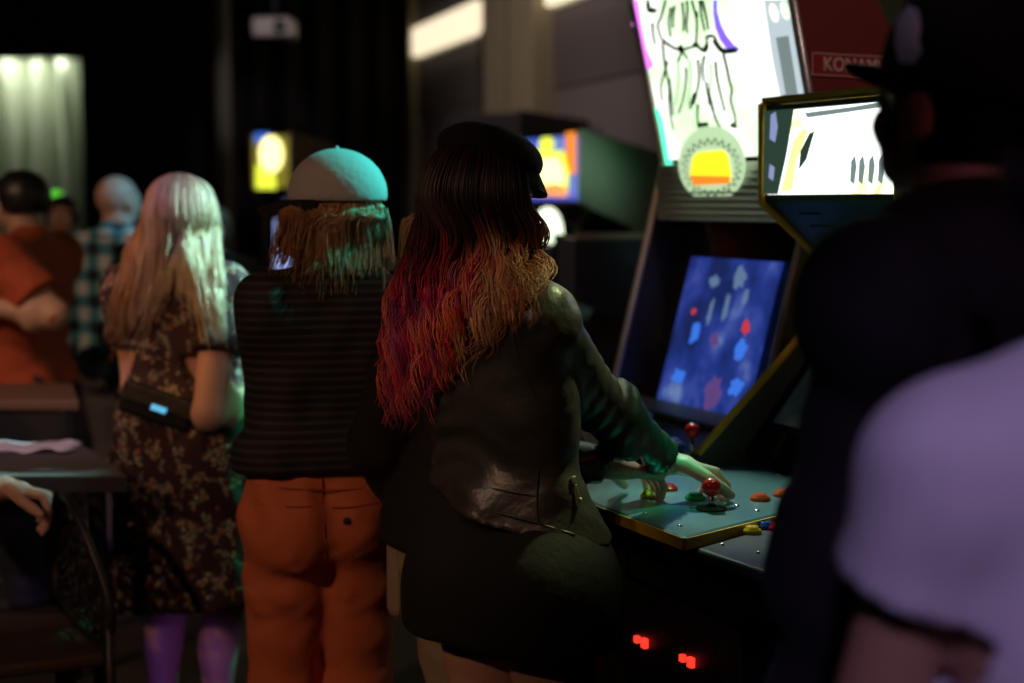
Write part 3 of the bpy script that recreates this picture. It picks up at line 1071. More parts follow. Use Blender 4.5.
# game figures on the screen: pale, blue and red blots
def blot(pts, m, name, par):
    return MB().prism(pts, B.n * .0008).build(name, m, par)
PALE_SPR = mat('pale_sprite', (.1, .1, .1), .3, emit=(.22, .38, .72), strength=.4)
RED_SPR = mat('red_sprite', (.1, .02, .02), .3, emit=(.8, .05, .06), strength=.7)
BLU_SPR = mat('blue_sprite', (.02, .02, .1), .3, emit=(.05, .22, .95), strength=.8)
PINK_SPR = mat('violet_sprite', (.1, .05, .1), .3, emit=(.20, .10, .42), strength=.45)
def sprite(u, v, w, h, m, seed, name='sprite'):
    rr = np.random.default_rng(seed)
    pts = []
    for k in range(14):
        a = 2 * math.pi * k / 14
        q = rr.uniform(.55, 1.)
        pts.append(tilt_pt(u0 + (u1 - u0) * (u + w * q * math.cos(a)), v + h * q * math.sin(a), .0135))
    blot(pts, m, name, bc)
for i, (u, v, w, h, m) in enumerate(((.62, .88, .08, .09, PALE_SPR), (.34, .84, .07, .05, PALE_SPR), (.54, .68, .035, .12, PALE_SPR), (.38, .64, .03, .12, PALE_SPR), (.72, .76, .03, .07, PALE_SPR), (.26, .5, .06, .1, BLU_SPR),
                                     (.80, .57, .05, .06, RED_SPR), (.19, .63, .03, .03, RED_SPR), (.80, .42, .08, .09, BLU_SPR), (.5, .46, .06, .06, PINK_SPR), (.62, .14, .10, .14, PINK_SPR), (.2, .2, .1, .06, BLU_SPR), (.85, .2, .09, .08, BLU_SPR))):
    sprite(u, v, w, h, m, i)
# speaker hood: ribbed silver panel with rounded corners under the sign
HOOD = mat('brushed_silver_hood', (.36, .36, .34), .4, .5)
mb = MB()
mb.prism([B.W(s, t0, z) for s, z in ((2.125, 1.495), (2.125, 1.645), (2.30, 1.645), (2.30, 1.50))], B.r * (t1 - t0))
for k in range(7):
    z = 1.515 + k * .018
    mb.box(B.W(2.123, (t0 + t1) / 2, z), (t1 - t0 - .08, .006, .007), B.r, B.n)
mb.build('speaker_hood', HOOD, bc, bevel=.004)
# the lit sign
def sign_pt(a, h, out=0.):           # a across 0..1 (far to near), h up 0..1
    return B.W(2.15 - .138 * h - out, t0 + .004 + (t1 - t0 - .008) * a, 1.66 + .56 * h - out * .24)
sgn = glow_mat('lit_sign', 1.55, 5., [(0, (.42, .82, .34)), (.42, (.68, .95, .58)), (.52, (.92, 1., .86)), (1, (1., 1., 1.))], 2.)
MB().prism([sign_pt(0, 0), sign_pt(1, 0), sign_pt(1, 1), sign_pt(0, 1)], -B.n * .02).build('sign_panel', sgn, bc)
def from_px(px, py):                 # where a sight line meets the sign's sheet
    d = ray(px, py); c = V(0, 0, EYE)
    p0, e1, e2 = sign_pt(0, 0), sign_pt(1, 0) - sign_pt(0, 0), sign_pt(0, 1) - sign_pt(0, 0)
    nn = np.cross(e1, e2)
    p = c + d * (np.dot(p0 - c, nn) / np.dot(d, nn))
    return np.dot(p - p0, e1) / np.dot(e1, e1), np.dot(p - p0, e2) / np.dot(e2, e2)
def zpx(x, y): return (625 + x * 190 / 1022, y * 127 / 683)
INK = mat('sign_ink', (.012, .03, .008), .6)
INK_GREEN = mat('sign_green_ink', (.05, .2, .04), .6, emit=(.25, .6, .15), strength=.5)
VIOLET_GLOW = mat('violet_sign_print', (.1, .02, .3), .5, emit=(.24, .12, .95), strength=1.3)
PINK_GLOW = mat('magenta_sign_print', (.4, .05, .4), .5, emit=(.9, .22, .95), strength=1.5)
MINT_GLOW = mat('mint_sign_print', (.1, .5, .4), .5, emit=(.1, .95, .55), strength=1.6)
GREY_PRINT = mat('grey_sign_print', (.2, .25, .26), .5, emit=(.36, .46, .46), strength=.55)
MIST_PRINT = mat('pale_grey_sign_print', (.3, .3, .32), .5, emit=(.62, .72, .78), strength=.9)
ORANGE_PRINT = mat('orange_sign_print', (.5, .1, .02), .5, emit=(1., .28, .02), strength=1.0)
YELLOW_PRINT = mat('yellow_sign_print', (.5, .4, .02), .5, emit=(1., .82, .02), strength=1.15)
def ink(mb, pts, w0, w1=None):       # a pen stroke on the sign
    pts = np.asarray(pts, float)
    w1 = w0 if w1 is None else w1
    Wd = sign_pt(1, 0) - sign_pt(0, 0); Hd = sign_pt(0, 1) - sign_pt(0, 0)
    q = smooth_path([sign_pt(*from_px(*zpx(x, y)), .0015) for x, y in pts], max(6, len(pts) * 4))
    mb.tube(q, np.linspace(w0, w1, len(q)) * .0028, 6)
mb = MB()
# lower word: tall dripping letters, outlined
for st in ([(232, 330), (212, 400), (196, 470), (205, 545)], [(205, 230), (215, 330), (228, 400), (240, 470), (240, 560), (250, 640), (262, 700)],
           [(240, 420), (252, 520), (262, 620)], [(330, 360), (332, 420), (318, 520), (290, 610)], [(395, 320), (402, 400), (395, 470), (372, 560)],
           [(376, 500), (362, 545), (352, 585), (368, 545), (378, 500)], [(396, 560), (392, 620), (398, 690)], [(440, 440), (452, 520), (478, 600), (500, 660)],
           [(490, 330), (498, 420), (520, 520), (540, 600)], [(532, 285), (552, 370), (566, 440), (578, 480), (572, 540), (592, 620), (600, 690)],
           [(450, 480), (470, 560), (490, 640), (520, 690)], [(430, 300), (420, 360), (428, 440)], [(300, 300), (288, 330)], [(310, 270), (340, 318)]):
    ink(mb, st, 1.6, 1.1)
# upper word: feet of a row of letters with drips, and the joins between
for st in ([(130, 10), (135, 60), (160, 60), (172, 52)], [(205, 215), (250, 248), (300, 268), (350, 256), (392, 246)], [(392, 246), (430, 275), (446, 250), (440, 200)],
           [(440, 200), (470, 192), (488, 205), (505, 250), (540, 278), (600, 272)], [(270, 30), (262, 90), (262, 150)], [(310, 10), (318, 90), (316, 170)],
           [(335, 0), (340, 60), (334, 130), (340, 180)], [(362, 0), (380, 70), (392, 120)], [(388, 60), (390, 150), (384, 235)], [(405, 0), (415, 90), (432, 170)],
           [(420, 0), (440, 90), (452, 160)], [(250, 40), (240, 120), (250, 200)], [(222, 0), (200, 80), (180, 140), (200, 210)], [(150, 120), (155, 190), (165, 240)],
           [(300, 240), (306, 270), (292, 325)], [(128, 0), (122, 30), (130, 60)]):
    ink(mb, st, 1.7, 1.2)
mb.build('sign_lettering', INK, bc, True)
mb = MB()
for st in ([(130, 50), (170, 58)], [(485, 215), (530, 272), (605, 268)], [(430, 272), (445, 240)], [(400, 672), (450, 668)], [(296, 262), (316, 262)], [(376, 242), (398, 242)], [(580, 672), (598, 676)]):
    mb = MB(); ink(mb, st, 2.8, 2.4); mb.build('sign_stroke', INK, bc, True)
mb = MB()
for x in (285, 350, 460):
    mb = MB(); ink(mb, [(x, 290 + x * .1), (x + 6, 420), (x - 10, 560)], .9, .9); mb.build('sign_stroke', INK_GREEN, bc, True)
def sheet(name, pts, m, out=.002, zoomed=True):
    q = [sign_pt(*from_px(*(zpx(*p) if zoomed else p)), out) for p in pts]
    return MB().prism(q, B.n * .0008).build(name, m, bc)
sheet('crescent_print', [(478, 0), (500, 0), (500, 60), (520, 130), (550, 190), (590, 240), (625, 262), (600, 278), (550, 262), (515, 215), (490, 150), (478, 70)], VIOLET_GLOW)
sheet('edge_print', [(40, 0), (75, 0), (95, 140), (120, 260), (150, 330), (160, 350), (130, 380), (110, 330), (85, 240), (62, 165), (40, 130), (52, 90)], PINK_GLOW)
sheet('edge_print', [(160, 575), (185, 590), (205, 640), (222, 720), (240, 850), (262, 880), (250, 905), (215, 890), (205, 790), (190, 690)], MINT_GLOW)
sheet('strip_print', [(752, 0), (905, 0), (1000, 510), (840, 520), (800, 330)], MIST_PRINT)
sheet('strip_print', [(820, 200), (888, 190), (942, 532), (878, 534)], GREY_PRINT, .004)
for cx, cy in ((808, 68), (868, 55)):
    sheet('lamp_print', [(cx + 22 * math.cos(a) + .22 * 48 * math.sin(a), cy + 50 * math.sin(a)) for a in np.linspace(0, 6.28, 17)[:-1]], sgn, .004)
# round emblem plate with a yellow and orange tile at the sign's foot
mb = MB()
ec = (727, 160)
ring = [(ec[0] + 34 * math.cos(a), ec[1] + 38 * math.sin(a)) for a in np.linspace(0, 6.28, 33)[:-1]]
o = sheet('emblem_plate', ring, mat('pale_green_plate', (.5, .6, .45), .4, emit=(.62, .88, .52), strength=.8), .046, False)
sheet('emblem_print', [(x_ + 17, y_) for x_, y_ in ((691, 153), (697, 148), (722, 146), (727, 152), (730, 172), (728, 178), (692, 180), (688, 170))], YELLOW_PRINT, .048, False)
sheet('emblem_print', [(x_ + 17.5, y_) for x_, y_ in ((688, 171), (729, 172), (728, 179), (692, 181))], ORANGE_PRINT, .0495, False)
mb = MB()
q = []
for i in range(48):
    a = 2 * math.pi * i / 48
    r_ = 27 + (4 if i % 2 else -3)
    q.append(sign_pt(*from_px(ec[0] + r_ * math.cos(a), ec[1] + 3 + r_ * .95 * math.sin(a)), .048))
mb.tube(q, .0018, 6, closed=True)
mb.build('emblem_print', INK, bc, True)
# maker's plate on the red side
RED_PLATE = mat('red_plate', (.22, .02, .02), .4)
PLATE_LINE = mat('pale_plate_print', (.50, .36, .34), .5)
def side_pt(s, z, out=.019): return B.W(s, t1 + out, z)
MB().prism([side_pt(2.112, 1.835), side_pt(2.372, 1.835), side_pt(2.366, 1.89), side_pt(2.112, 1.89)], B.r * .002).build('name_plate', RED_PLATE, bc)
lettering('KONAMI', side_pt(2.232, 1.8625, .022), -B.n, V(0, 0, 1), .044, PLATE_LINE, bc, 'plate_lettering')
mb = MB()
for a_, b_2 in (((2.115, 1.838), (2.369, 1.838)), ((2.115, 1.887), (2.363, 1.887)), ((2.115, 1.838), (2.115, 1.887)), ((2.369, 1.838), (2.363, 1.887))):
    mb.tube([side_pt(*a_, .0215), side_pt(*b_2, .0215)], .0014, 6)
mb.build('plate_border', PLATE_LINE, bc)
CYAN_PRINT = mat('cyan_side_print', (.12, .42, .46), .5)
sh = [(2.085, 1.33), (2.12, 1.345), (2.16, 1.37), (2.22, 1.40), (2.28, 1.38), (2.27, 1.30), (2.2, 1.22), (2.12, 1.20), (2.09, 1.25), (2.105, 1.29)]
MB().prism([side_pt(s, z, .0185) for s, z in sh], B.r * .001).build('side_print', CYAN_PRINT, bc)
MB().tube([side_pt(s, z, .0195) for s, z in sh], .004, 6, closed=True).build('side_print', INK, bc, True)
# deck controls
for (px_, py_, m_) in ((646, 434, BLUE_PL), (692, 447, RED_PL)):
    p = PZ(px_, py_, 1.0)
    joystick(B, float(-np.dot(p, B.n)), float(np.dot(p, B.r)), .97, bc, m_)
for k in range(3):
    for tt in (-3.12, -2.86):
        button(B, 1.83 + (k % 2) * .02, tt + .045 * k, .972, (CREAM_PL, RED_PL, BLUE_PL)[k], bc)
MB().prism([B.W(2.018, t0 + .15, .2), B.W(2.018, t1 - .15, .2), B.W(2.018, t1 - .15, .6), B.W(2.018, t0 + .15, .6)], B.n * .015).build('coin_door', CAB_GREY, bc)

# ---- the two cabinets of the near end: yellow trimmed one, and its dark neighbour
A = B
def near_cabinet(label, t0, t1, trim, deck_m, deck_poly, deck_top, inner, lit, coins, face):
    c = empty('arcade_cabinet', A.W(2.1, (t0 + t1) / 2, 0), label, 'arcade cabinet')
    prof = [(1.60, 0), (1.60, .80), (1.78, .985), (2.17, 1.335), (2.17, 1.37), (1.945, 1.545), (1.94, 1.76), (2.0, 1.775), (2.6, 1.70), (2.66, 1.6), (2.66, 0)]
    for i, t in enumerate((t0, t1 - .018)):
        p = A.side(prof, t, .018).build('side_panel', inner if i == 0 else CAB_BLACK, c)
        MB().tube([A.W(s, t + .009, z) for s, z in prof[2:9]], .0105, 8).build('edge_trim', trim, c, True)
    A.strip([(1.60, .03), (1.60, .80)], t0, t1).build('front_panel', CAB_BLACK, c)
    A.strip([(1.9, .985), (2.22, 1.36), (2.2, 1.37)], t0, t1).build('monitor_bezel', GLASS_BLACK, c)
    q0, q1 = t0 + .07, t1 - .07
    MB().prism([A.W(1.95, q0, 1.055), A.W(1.95, q1, 1.055), A.W(2.16, q1, 1.30), A.W(2.16, q0, 1.30)], A.n * .012).build('screen', face, c)
    # speaker panel slants back under the lit head
    MB().prism([A.W(1.955, t0 + .018, 1.545), A.W(1.955, t1 - .018, 1.545), A.W(2.16, t1 - .018, 1.375), A.W(2.16, t0 + .018, 1.375)], V(0, 0, .014)).build('speaker_panel', mat('teal_speaker_panel', (.02, .10, .10), .4), c)
    mb = MB()
    for k in range(2):
        tt = t0 + (t1 - t0) * (.28 + .44 * k)
        for j in range(4):
            zz = 1.52 - j * .027
            mb = MB().box(A.W(1.985 + j * .033, tt, zz), (.07, .006, .004), A.r, A.n)
            mb.build('speaker_slot', SHOE, c)
    MB().prism([A.W(1.945, t0, 1.765), A.W(2.60, t0, 1.70), A.W(2.60, t1, 1.70), A.W(1.945, t1, 1.765)], V(0, 0, .012)).build('top_panel', trim, c)
    MB().prism([A.W(2.65, t0, .05), A.W(2.65, t1, .05), A.W(2.65, t1, 1.62), A.W(2.65, t0, 1.62)], -A.n * .012).build('back_panel', CAB_BLACK, c)
    # lit head: frame and picture
    mb = MB()
    for a_, b_ in (((t0 + .018, 1.55), (t1 - .018, 1.562)), ((t0 + .018, 1.745), (t1 - .018, 1.757))):
        mb.prism([A.W(1.944, a_[0], a_[1]), A.W(1.944, b_[0], a_[1]), A.W(1.944, b_[0], b_[1]), A.W(1.944, a_[0], b_[1])], -A.n * .03)
    mb.build('marquee_frame', CAB_BLACK, c)
    MB().prism([A.W(1.952, t0 + .02, 1.56), A.W(1.952, t1 - .02, 1.56), A.W(1.952, t1 - .02, 1.747), A.W(1.952, t0 + .02, 1.747)], -A.n * .012).build('marquee', lit, c)
    d = MB().prism([V(*p, deck_top - .022) for p in deck_poly], V(0, 0, .022)).build('control_deck', deck_m, c, bevel=.006)
    mb = MB().prism([V(*p, deck_top - .11) for p in [A.W(1.47, t0, 0)[:2], A.W(1.47, t1, 0)[:2], A.W(1.9, t1, 0)[:2], A.W(1.9, t0, 0)[:2]]], V(0, 0, .075))
    mb.build('deck_box', CAB_BLACK, c)
    if coins:
        MB().prism([A.W(1.599, t0 + .02, .46), A.W(1.599, t1 - .02, .46), A.W(1.599, t1 - .02, .73), A.W(1.599, t0 + .02, .73)], A.n * .012).build('coin_door', CAB_BLACK, c, bevel=.004)
        for px_, py_ in coins:
            d_ = ray(px_, py_); k_ = (1.587) / (np.dot(d_, -A.n)); p_ = V(0, 0, EYE) + d_ * k_
            for dt, hh, ww in ((-.016, .014, .012), (.014, .020, .015)):
                MB().box(p_ + A.r * dt + A.n * .004, (ww, .012, hh), A.r, A.n).build('coin_slot_light', COIN_RED, c)
    return c


def s_t(p): return float(-np.dot(p, A.n)), float(np.dot(p, A.r))
zA = .955
def dk(px_, py_): return PZ(px_, py_, zA)[:2]
frontA0 = A.W(1.385, -2.60, 0)[:2]
polyA = [frontA0, dk(685, 537), dk(790, 511), A.W(1.93, -2.172, 0)[:2], A.W(1.93, -2.60, 0)[:2]]
INNER = mat('grey_inner_side', (.10, .105, .095), .55)
lit_a = glow_mat('lit_marquee_picture', 2.1, 8., [(0, (.05, .08, .06)), (.26, (.10, .16, .10)), (.33, (.8, .85, .4)), (.40, (.85, 1., .92)), (.66, (1, 1, 1)), (1, (.7, 1., .92))], 3.)
ca = near_cabinet('arcade cabinet with yellow edging and worn steel deck the red-haired woman plays', -2.62, -2.16, YELLOW_TRIM, STEEL_DECK, polyA, zA, INNER, lit_a, ((643, 641), (689, 660)),
                  glow_mat('dim_game_picture', .06, 7, [(0, (.01, .01, .03)), (.5, (.05, .1, .12)), (.7, (.3, .3, .2))]))
# dark figures and a pale disc printed on the lit head
def mq(a, h): return A.W(1.938, -2.60 + .42 * a, 1.563 + .183 * h)
DARK_PRINT = mat('dark_marquee_print', (.03, .05, .04), .5, emit=(.05, .10, .07), strength=.5)
GOLD_PRINT = mat('gold_marquee_print', (.5, .4, .1), .5, emit=(.95, .85, .35), strength=1.2)
PURPLE_PRINT = mat('lilac_marquee_print', (.2, .2, .4), .5, emit=(.45, .5, .9), strength=.6)
def print_on(poly, m, name='marquee_print', lift=0.): MB().prism([mq(*p) + A.n * lift for p in poly], A.n * .0008).build(name, m, ca)
print_on([(0, 0), (.13, 0), (.20, .5), (.25, 1), (0, 1)], DARK_PRINT)
print_on([(.055, .66), (.10, .62), (.12, .8), (.10, .98), (.06, .95)], PURPLE_PRINT, lift=.001)
print_on([(.05, .2), (.09, .16), (.10, .32), (.06, .36)], PURPLE_PRINT, lift=.001)
print_on([(.15, .02), (.25, .05), (.28, .4), (.37, .72), (.33, .76), (.25, .62), (.2, .3)], GOLD_PRINT)
print_on([(.30, .28), (.36, .4), (.42, .72), (.38, .7), (.31, .5)], DARK_PRINT)
print_on([(.34, .94), (.7, .96), (.93, .99), (.93, .93), (.6, .9), (.36, .88)], GREY_PRINT)
for x_ in (.70, .76, .83, .9):
    print_on([(x_, .14), (x_ + .03, .1), (x_ + .045, .3), (x_ + .03, .42), (x_ + .005, .36)], GREY_PRINT)
# the deck: gold edge, stick, buttons, bolts
ed = MB()
for a_, b_ in ((polyA[0], polyA[1]), (polyA[1], polyA[2])):
    a3, b3 = V(*a_, zA - .020), V(*b_, zA - .020)
    d_ = nrm(b3 - a3); o_ = np.cross(d_, V(0, 0, 1)); o_ = o_ if np.dot(o_, A.W(1.9, -2.4, 0) - a3) < 0 else -o_
    ed.prism([a3 + V(0, 0, -.003), b3 + V(0, 0, -.003), b3 + V(0, 0, .018), a3 + V(0, 0, .018)], o_ * .005)
ed.build('deck_edge', YELLOW_TRIM, ca)
s_, t_ = s_t(PZ(711, 509, zA)); joystick(A, s_, t_, zA, ca, RED_PL, .0185, .030)
for px_, py_, m_ in ((760, 500, ORANGE_PL), (783, 496, ORANGE_PL), (695, 499, GREEN_PL), (668, 490, RED_PL), (650, 497, YEL_PL)):
    s_, t_ = s_t(PZ(px_, py_, zA)); button(A, s_, t_, zA, m_, ca)
for px_, py_ in ((723, 501), (737, 506), (693, 508), (757, 511), (680, 526), (645, 514), (740, 466), (778, 476), (716, 468), (722, 470)):
    s_, t_ = s_t(PZ(px_, py_, zA))
    MB().ball(A.W(s_, t_, zA), .0052, 10, (1, 1, .7)).build('deck_bolt', METAL, ca, True)
GREEN_PATCH = mat('green_patch', (.03, .42, .20), .5)
MB().prism([A.W(1.93, -2.601, .99), A.W(2.01, -2.601, 1.0), A.W(2.0, -2.601, 1.045)], A.r * .001).build('green_triangle', GREEN_PATCH, ca)  # flat green triangle on the inner side panel

polyC = [A.W(1.40, -2.055, 0)[:2], A.W(1.43, -1.62, 0)[:2], A.W(1.93, -1.62, 0)[:2], A.W(1.93, -2.13, 0)[:2], PZ(790, 521, .938)[:2]]
cc = near_cabinet('dark arcade cabinet with bare metal deck and yellow, blue, red buttons beside the black t-shirt', -2.14, -1.66, CAB_BLACK, DARK_DECK, polyC, .938, CAB_BLACK,
                  glow_mat('unlit_marquee_picture', .05, 6, [(0, (.02, .02, .02)), (1, (.2, .2, .2))]), None, GLASS_BLACK)
for px_, py_, m_ in ((752, 533, YEL_PL), (765, 528, BLUE_PL), (778, 530, RED_PL), (792, 534, RED_PL)):
    s_, t_ = s_t(PZ(px_, py_, .938)); button(A, s_, t_, .938, m_, cc, .0145)
s_, t_ = s_t(PZ(830, 545, .938)); joystick(A, s_, t_, .938, cc, RED_PL, .0175, .05)
mb = MB()
for px_, py_ in ((758, 553), (722, 545), (700, 537)):
    p_ = PZ(px_, py_, .938); mb.ball(p_, .004, 8)
mb.build('deck_bolt', METAL, cc)


# ---- smaller cabinets down the room
def far_cabinet(label, o, n, w, H, side_m, lit, head=(.30, .0), slope=.10, deckz=.95, depth=.72, screen=None, body=CAB_BLACK, head_only=False, lip=.25, t_round=False):
    fr = Frame(o, n)
    c = empty('arcade_cabinet', fr.W(depth / 2, -w / 2, 0), label, 'arcade cabinet')
    h0 = H - head[0]
    prof = [(.12, 0), (.12, deckz - .15), (.0, deckz - .08), (.0, deckz - .02), (.16, deckz + .02), (lip + .04, h0 - .12), (0, h0), (0, H), (depth * .65, H - slope), (depth, H - slope * 1.6), (depth, 0)]
    for t in (-w, -.018):
        fr.side(prof, t, .018).build('side_panel', side_m, c)
    fr.strip([(.12, .02), (.12, deckz - .15)], -w, 0).build('front_panel', body, c)
    MB().prism([fr.W(s, -w, z) for s, z in prof[1:5]] + [fr.W(.2, -w, deckz - .15)], fr.r * w).build('control_deck', CAB_GREY, c)
    fr.strip([(.16, deckz), (lip + .06, h0 - .12), (.02, h0)], -w + .018, -.018).build('monitor_bezel', GLASS_BLACK, c)
    fr.strip([(.01, H - .01), (depth * .65, H - slope - .01), (depth, H - slope * 1.6 - .01), (depth, .05)], -w + .018, -.018).build('back_panel', body, c)
    MB().prism([fr.W(.012, -w + .018, h0 + .01), fr.W(.012, -.018, h0 + .01), fr.W(.012, -.018, H - .012), fr.W(.012, -w + .018, H - .012)], -fr.n * .02).build('marquee', lit, c)
    if screen:
        k0, k1 = .12, .86
        pt = lambda k, t: fr.W(.16 + (lip - .10) * k - .012, t, deckz + (h0 - .12 - deckz) * k)
        MB().prism([pt(k0, -w + .09), pt(k0, -.09), pt(k1, -.09), pt(k1, -w + .09)], fr.n * .012).build('screen', screen, c)
    for t in (-w * .72, -w * .3):
        joystick(fr, .07, t, deckz - .01, c, RED_PL, .016, .05, False)
        for k in range(2): button(fr, .06 + .02 * k, t + .07 + .04 * k, deckz - .012, (YEL_PL, BLUE_PL)[k], c)
    return c, fr


lit_d = glow_mat('far_marquee_picture', 1.0, 5, [(0, (.03, .06, .5)), (.45, (.06, .1, .6)), (1, (.1, .25, .8))], 1.)
cd, fd = far_cabinet('dark green-lit cabinet down the row with yellow figure on blue lit marquee', P(580, 200, 6.3)[:2], (-.893, -.45), .56, P(580, 128, 6.3)[2], CAB_GREEN, lit_d, (.325, 0), .12, depth=.75,
                     screen=glow_mat('dim_far_picture', .15, 5, [(0, (.01, .02, .03)), (1, (.1, .2, .15))]))
hD = P(580, 128, 6.3)[2]
def dq(a, h): return fd.W(-.012, -.018 - .52 * (1 - a), hD - .30 + .285 * h)
LIME = mat('lime_marquee_print', (.4, .5, .02), .5, emit=(.85, .95, .06), strength=1.3)
SUN = mat('sunny_marquee_print', (.5, .4, .1), .5, emit=(1., .92, .35), strength=2.2)
FLAME = mat('flame_marquee_print', (.5, .15, .05), .5, emit=(1., .35, .10), strength=1.2)
def dprint(poly, m, l=0.): MB().prism([dq(*p) + fd.n * l for p in poly], fd.n * .001).build('marquee_print', m, cd)
dprint([(.82, .35), (1, .35), (1, 1), (.82, 1)], ORANGE_PRINT)
dprint([(.0, .05), (.85, .05), (.88, .4), (.78, .72), (.2, .74), (.04, .6)], LIME)
dprint([(.06, .2), (.8, .2), (.8, .42), (.68, .62), (.25, .62), (.08, .5)], SUN, .001)
dprint([(.35, .74), (.6, .74), (.62, .86), (.55, .95), (.4, .95), (.33, .86)], LIME, .001)
dprint([(.04, .03), (.86, .0), (.84, .16), (.66, .22), (.4, .17), (.1, .2)], FLAME, .002)
lit_e = mat('dim_marquee', (.10, .08, .09), .5)
ce, fe = far_cabinet('low navy-sided cabinet behind the tilted sign cabinet, pale strip along its top', P(575, 237, 4.9)[:2], (-.995, -.1), .56, P(575, 238, 4.9)[2], CAB_NAVY, lit_e, (.22, 0), .0, deckz=.88, depth=.62)
MB().box(fe.W(.31, -.009, P(575, 238, 4.9)[2] + .006), (.62, .022, .022), -fe.n, fe.r).build('top_trim', SILVER_TRIM, ce)
MB().box(fe.W(-.008, -.04, .62), (.016, .07, 1.2), fe.n, fe.r).build('front_post', CAB_GREY, ce)
gm = glow_mat('round_topper_glow', 1.6, 3, [(0, (.55, .8, .4)), (.5, (.85, 1., .75)), (1, (1, 1, .9))], 1.)
cg, fg = far_cabinet('small dark cabinet whose rounded cream-green lit top shows beside the long red hair', (.155, 5.58), (-.985, -.17), .5, P(545, 243, 5.8)[2], CAB_BLACK, lit_e, (.16, 0), .0, deckz=.86, depth=.56)
zg = P(545, 243, 5.8)[2]
mb = MB()
prof_ = [(-.5, 0)] + [(-.25 + .25 * math.cos(a), .045 + .10 * math.sin(a)) for a in np.linspace(math.pi, 0, 13)] + [(0, 0)]
MB().prism([fg.W(.02, t, zg + h) for t, h in prof_], -fg.n * .03).build('lit_topper', gm, cg, bevel=.01)
cf, ff = far_cabinet('tall black cabinet top rising behind the black cap and long hair', P(520, 150, 8.0)[:2], (-.6, -.8), .55, P(490, 110, 8.0)[2], CAB_BLACK, mat('black_marquee', (.012, .012, .016), .4), (.3, 0), .02, depth=.7)
lit_h = mat('olive_far_marquee', (.2, .18, .04), .5, emit=(.30, .26, .03), strength=.5)
ch, fh = far_cabinet('lit cabinet with white and yellow marquee far off, left of the grey cap', P(292, 200, 9.0)[:2], (-.35, -.94), .30, P(270, 131, 9.0)[2], mat('brown_laminate', (.12, .08, .045), .5), lit_h, (.36, 0), .04, deckz=.95, depth=.6,
                     screen=mat('pale_blue_screen', (.05, .05, .2), .3, emit=(.42, .52, 1.), strength=1.1), lip=.12)
hH = P(270, 131, 9.0)[2]
def hq(a, h): return fh.W(-.002, -.285 * (1 - a), hH - .36 + .35 * h)
MB().prism([hq(.5 + .30 * math.cos(a), .62 + .33 * math.sin(a)) for a in np.linspace(0, 6.28, 17)[:-1]], fh.n * .002).build('marquee_print', SUN, ch)
MB().prism([hq(.1, .0), hq(.62, .0), hq(.55, .35), (hq(.12, .45))], fh.n * .001).build('marquee_print', LIME, ch)
MB().prism([hq(.1, .8), hq(.5, .97), hq(.4, 1.), hq(.1, 1.)], fh.n * .001).build('marquee_print', BLU_SPR, ch)


# ================================================================== people
def interp_rows(rows, u):
    """rows: [(u, [(px, py), ...]), ...] -> the pixel path for an in-between u."""
    for (u0_, p0), (u1_, p1) in zip(rows[:-1], rows[1:]):
        if u <= u1_:
            f = (u - u0_) / (u1_ - u0_)
            return [(a[0] + (b[0] - a[0]) * f, a[1] + (b[1] - a[1]) * f) for a, b in zip(p0, p1)]
    return rows[-1][1]


class Lay:
    """Lays hair on what is under it: depth of the cloth or skull along a sight line, else a default."""
    def __init__(self, objs):
        vs, fs = [], []
        for o in objs:
            off = world_loc(o); b = len(vs)
            vs += [v.co + off for v in o.data.vertices]
            fs += [tuple(i + b for i in p.vertices) for p in o.data.polygons]
        self.t = BVHTree.FromPolygons(vs, fs)

    def at(self, px, py, Y, gap):
        d = Vector(ray(px, py)).normalized()
        h = self.t.ray_cast(Vector((0, 0, EYE)), d)
        y = Y
        if h[0] is not None and abs(h[0].y - Y) < .22: y = min(h[0].y - gap, Y + .1)
        return P(px, py, y)


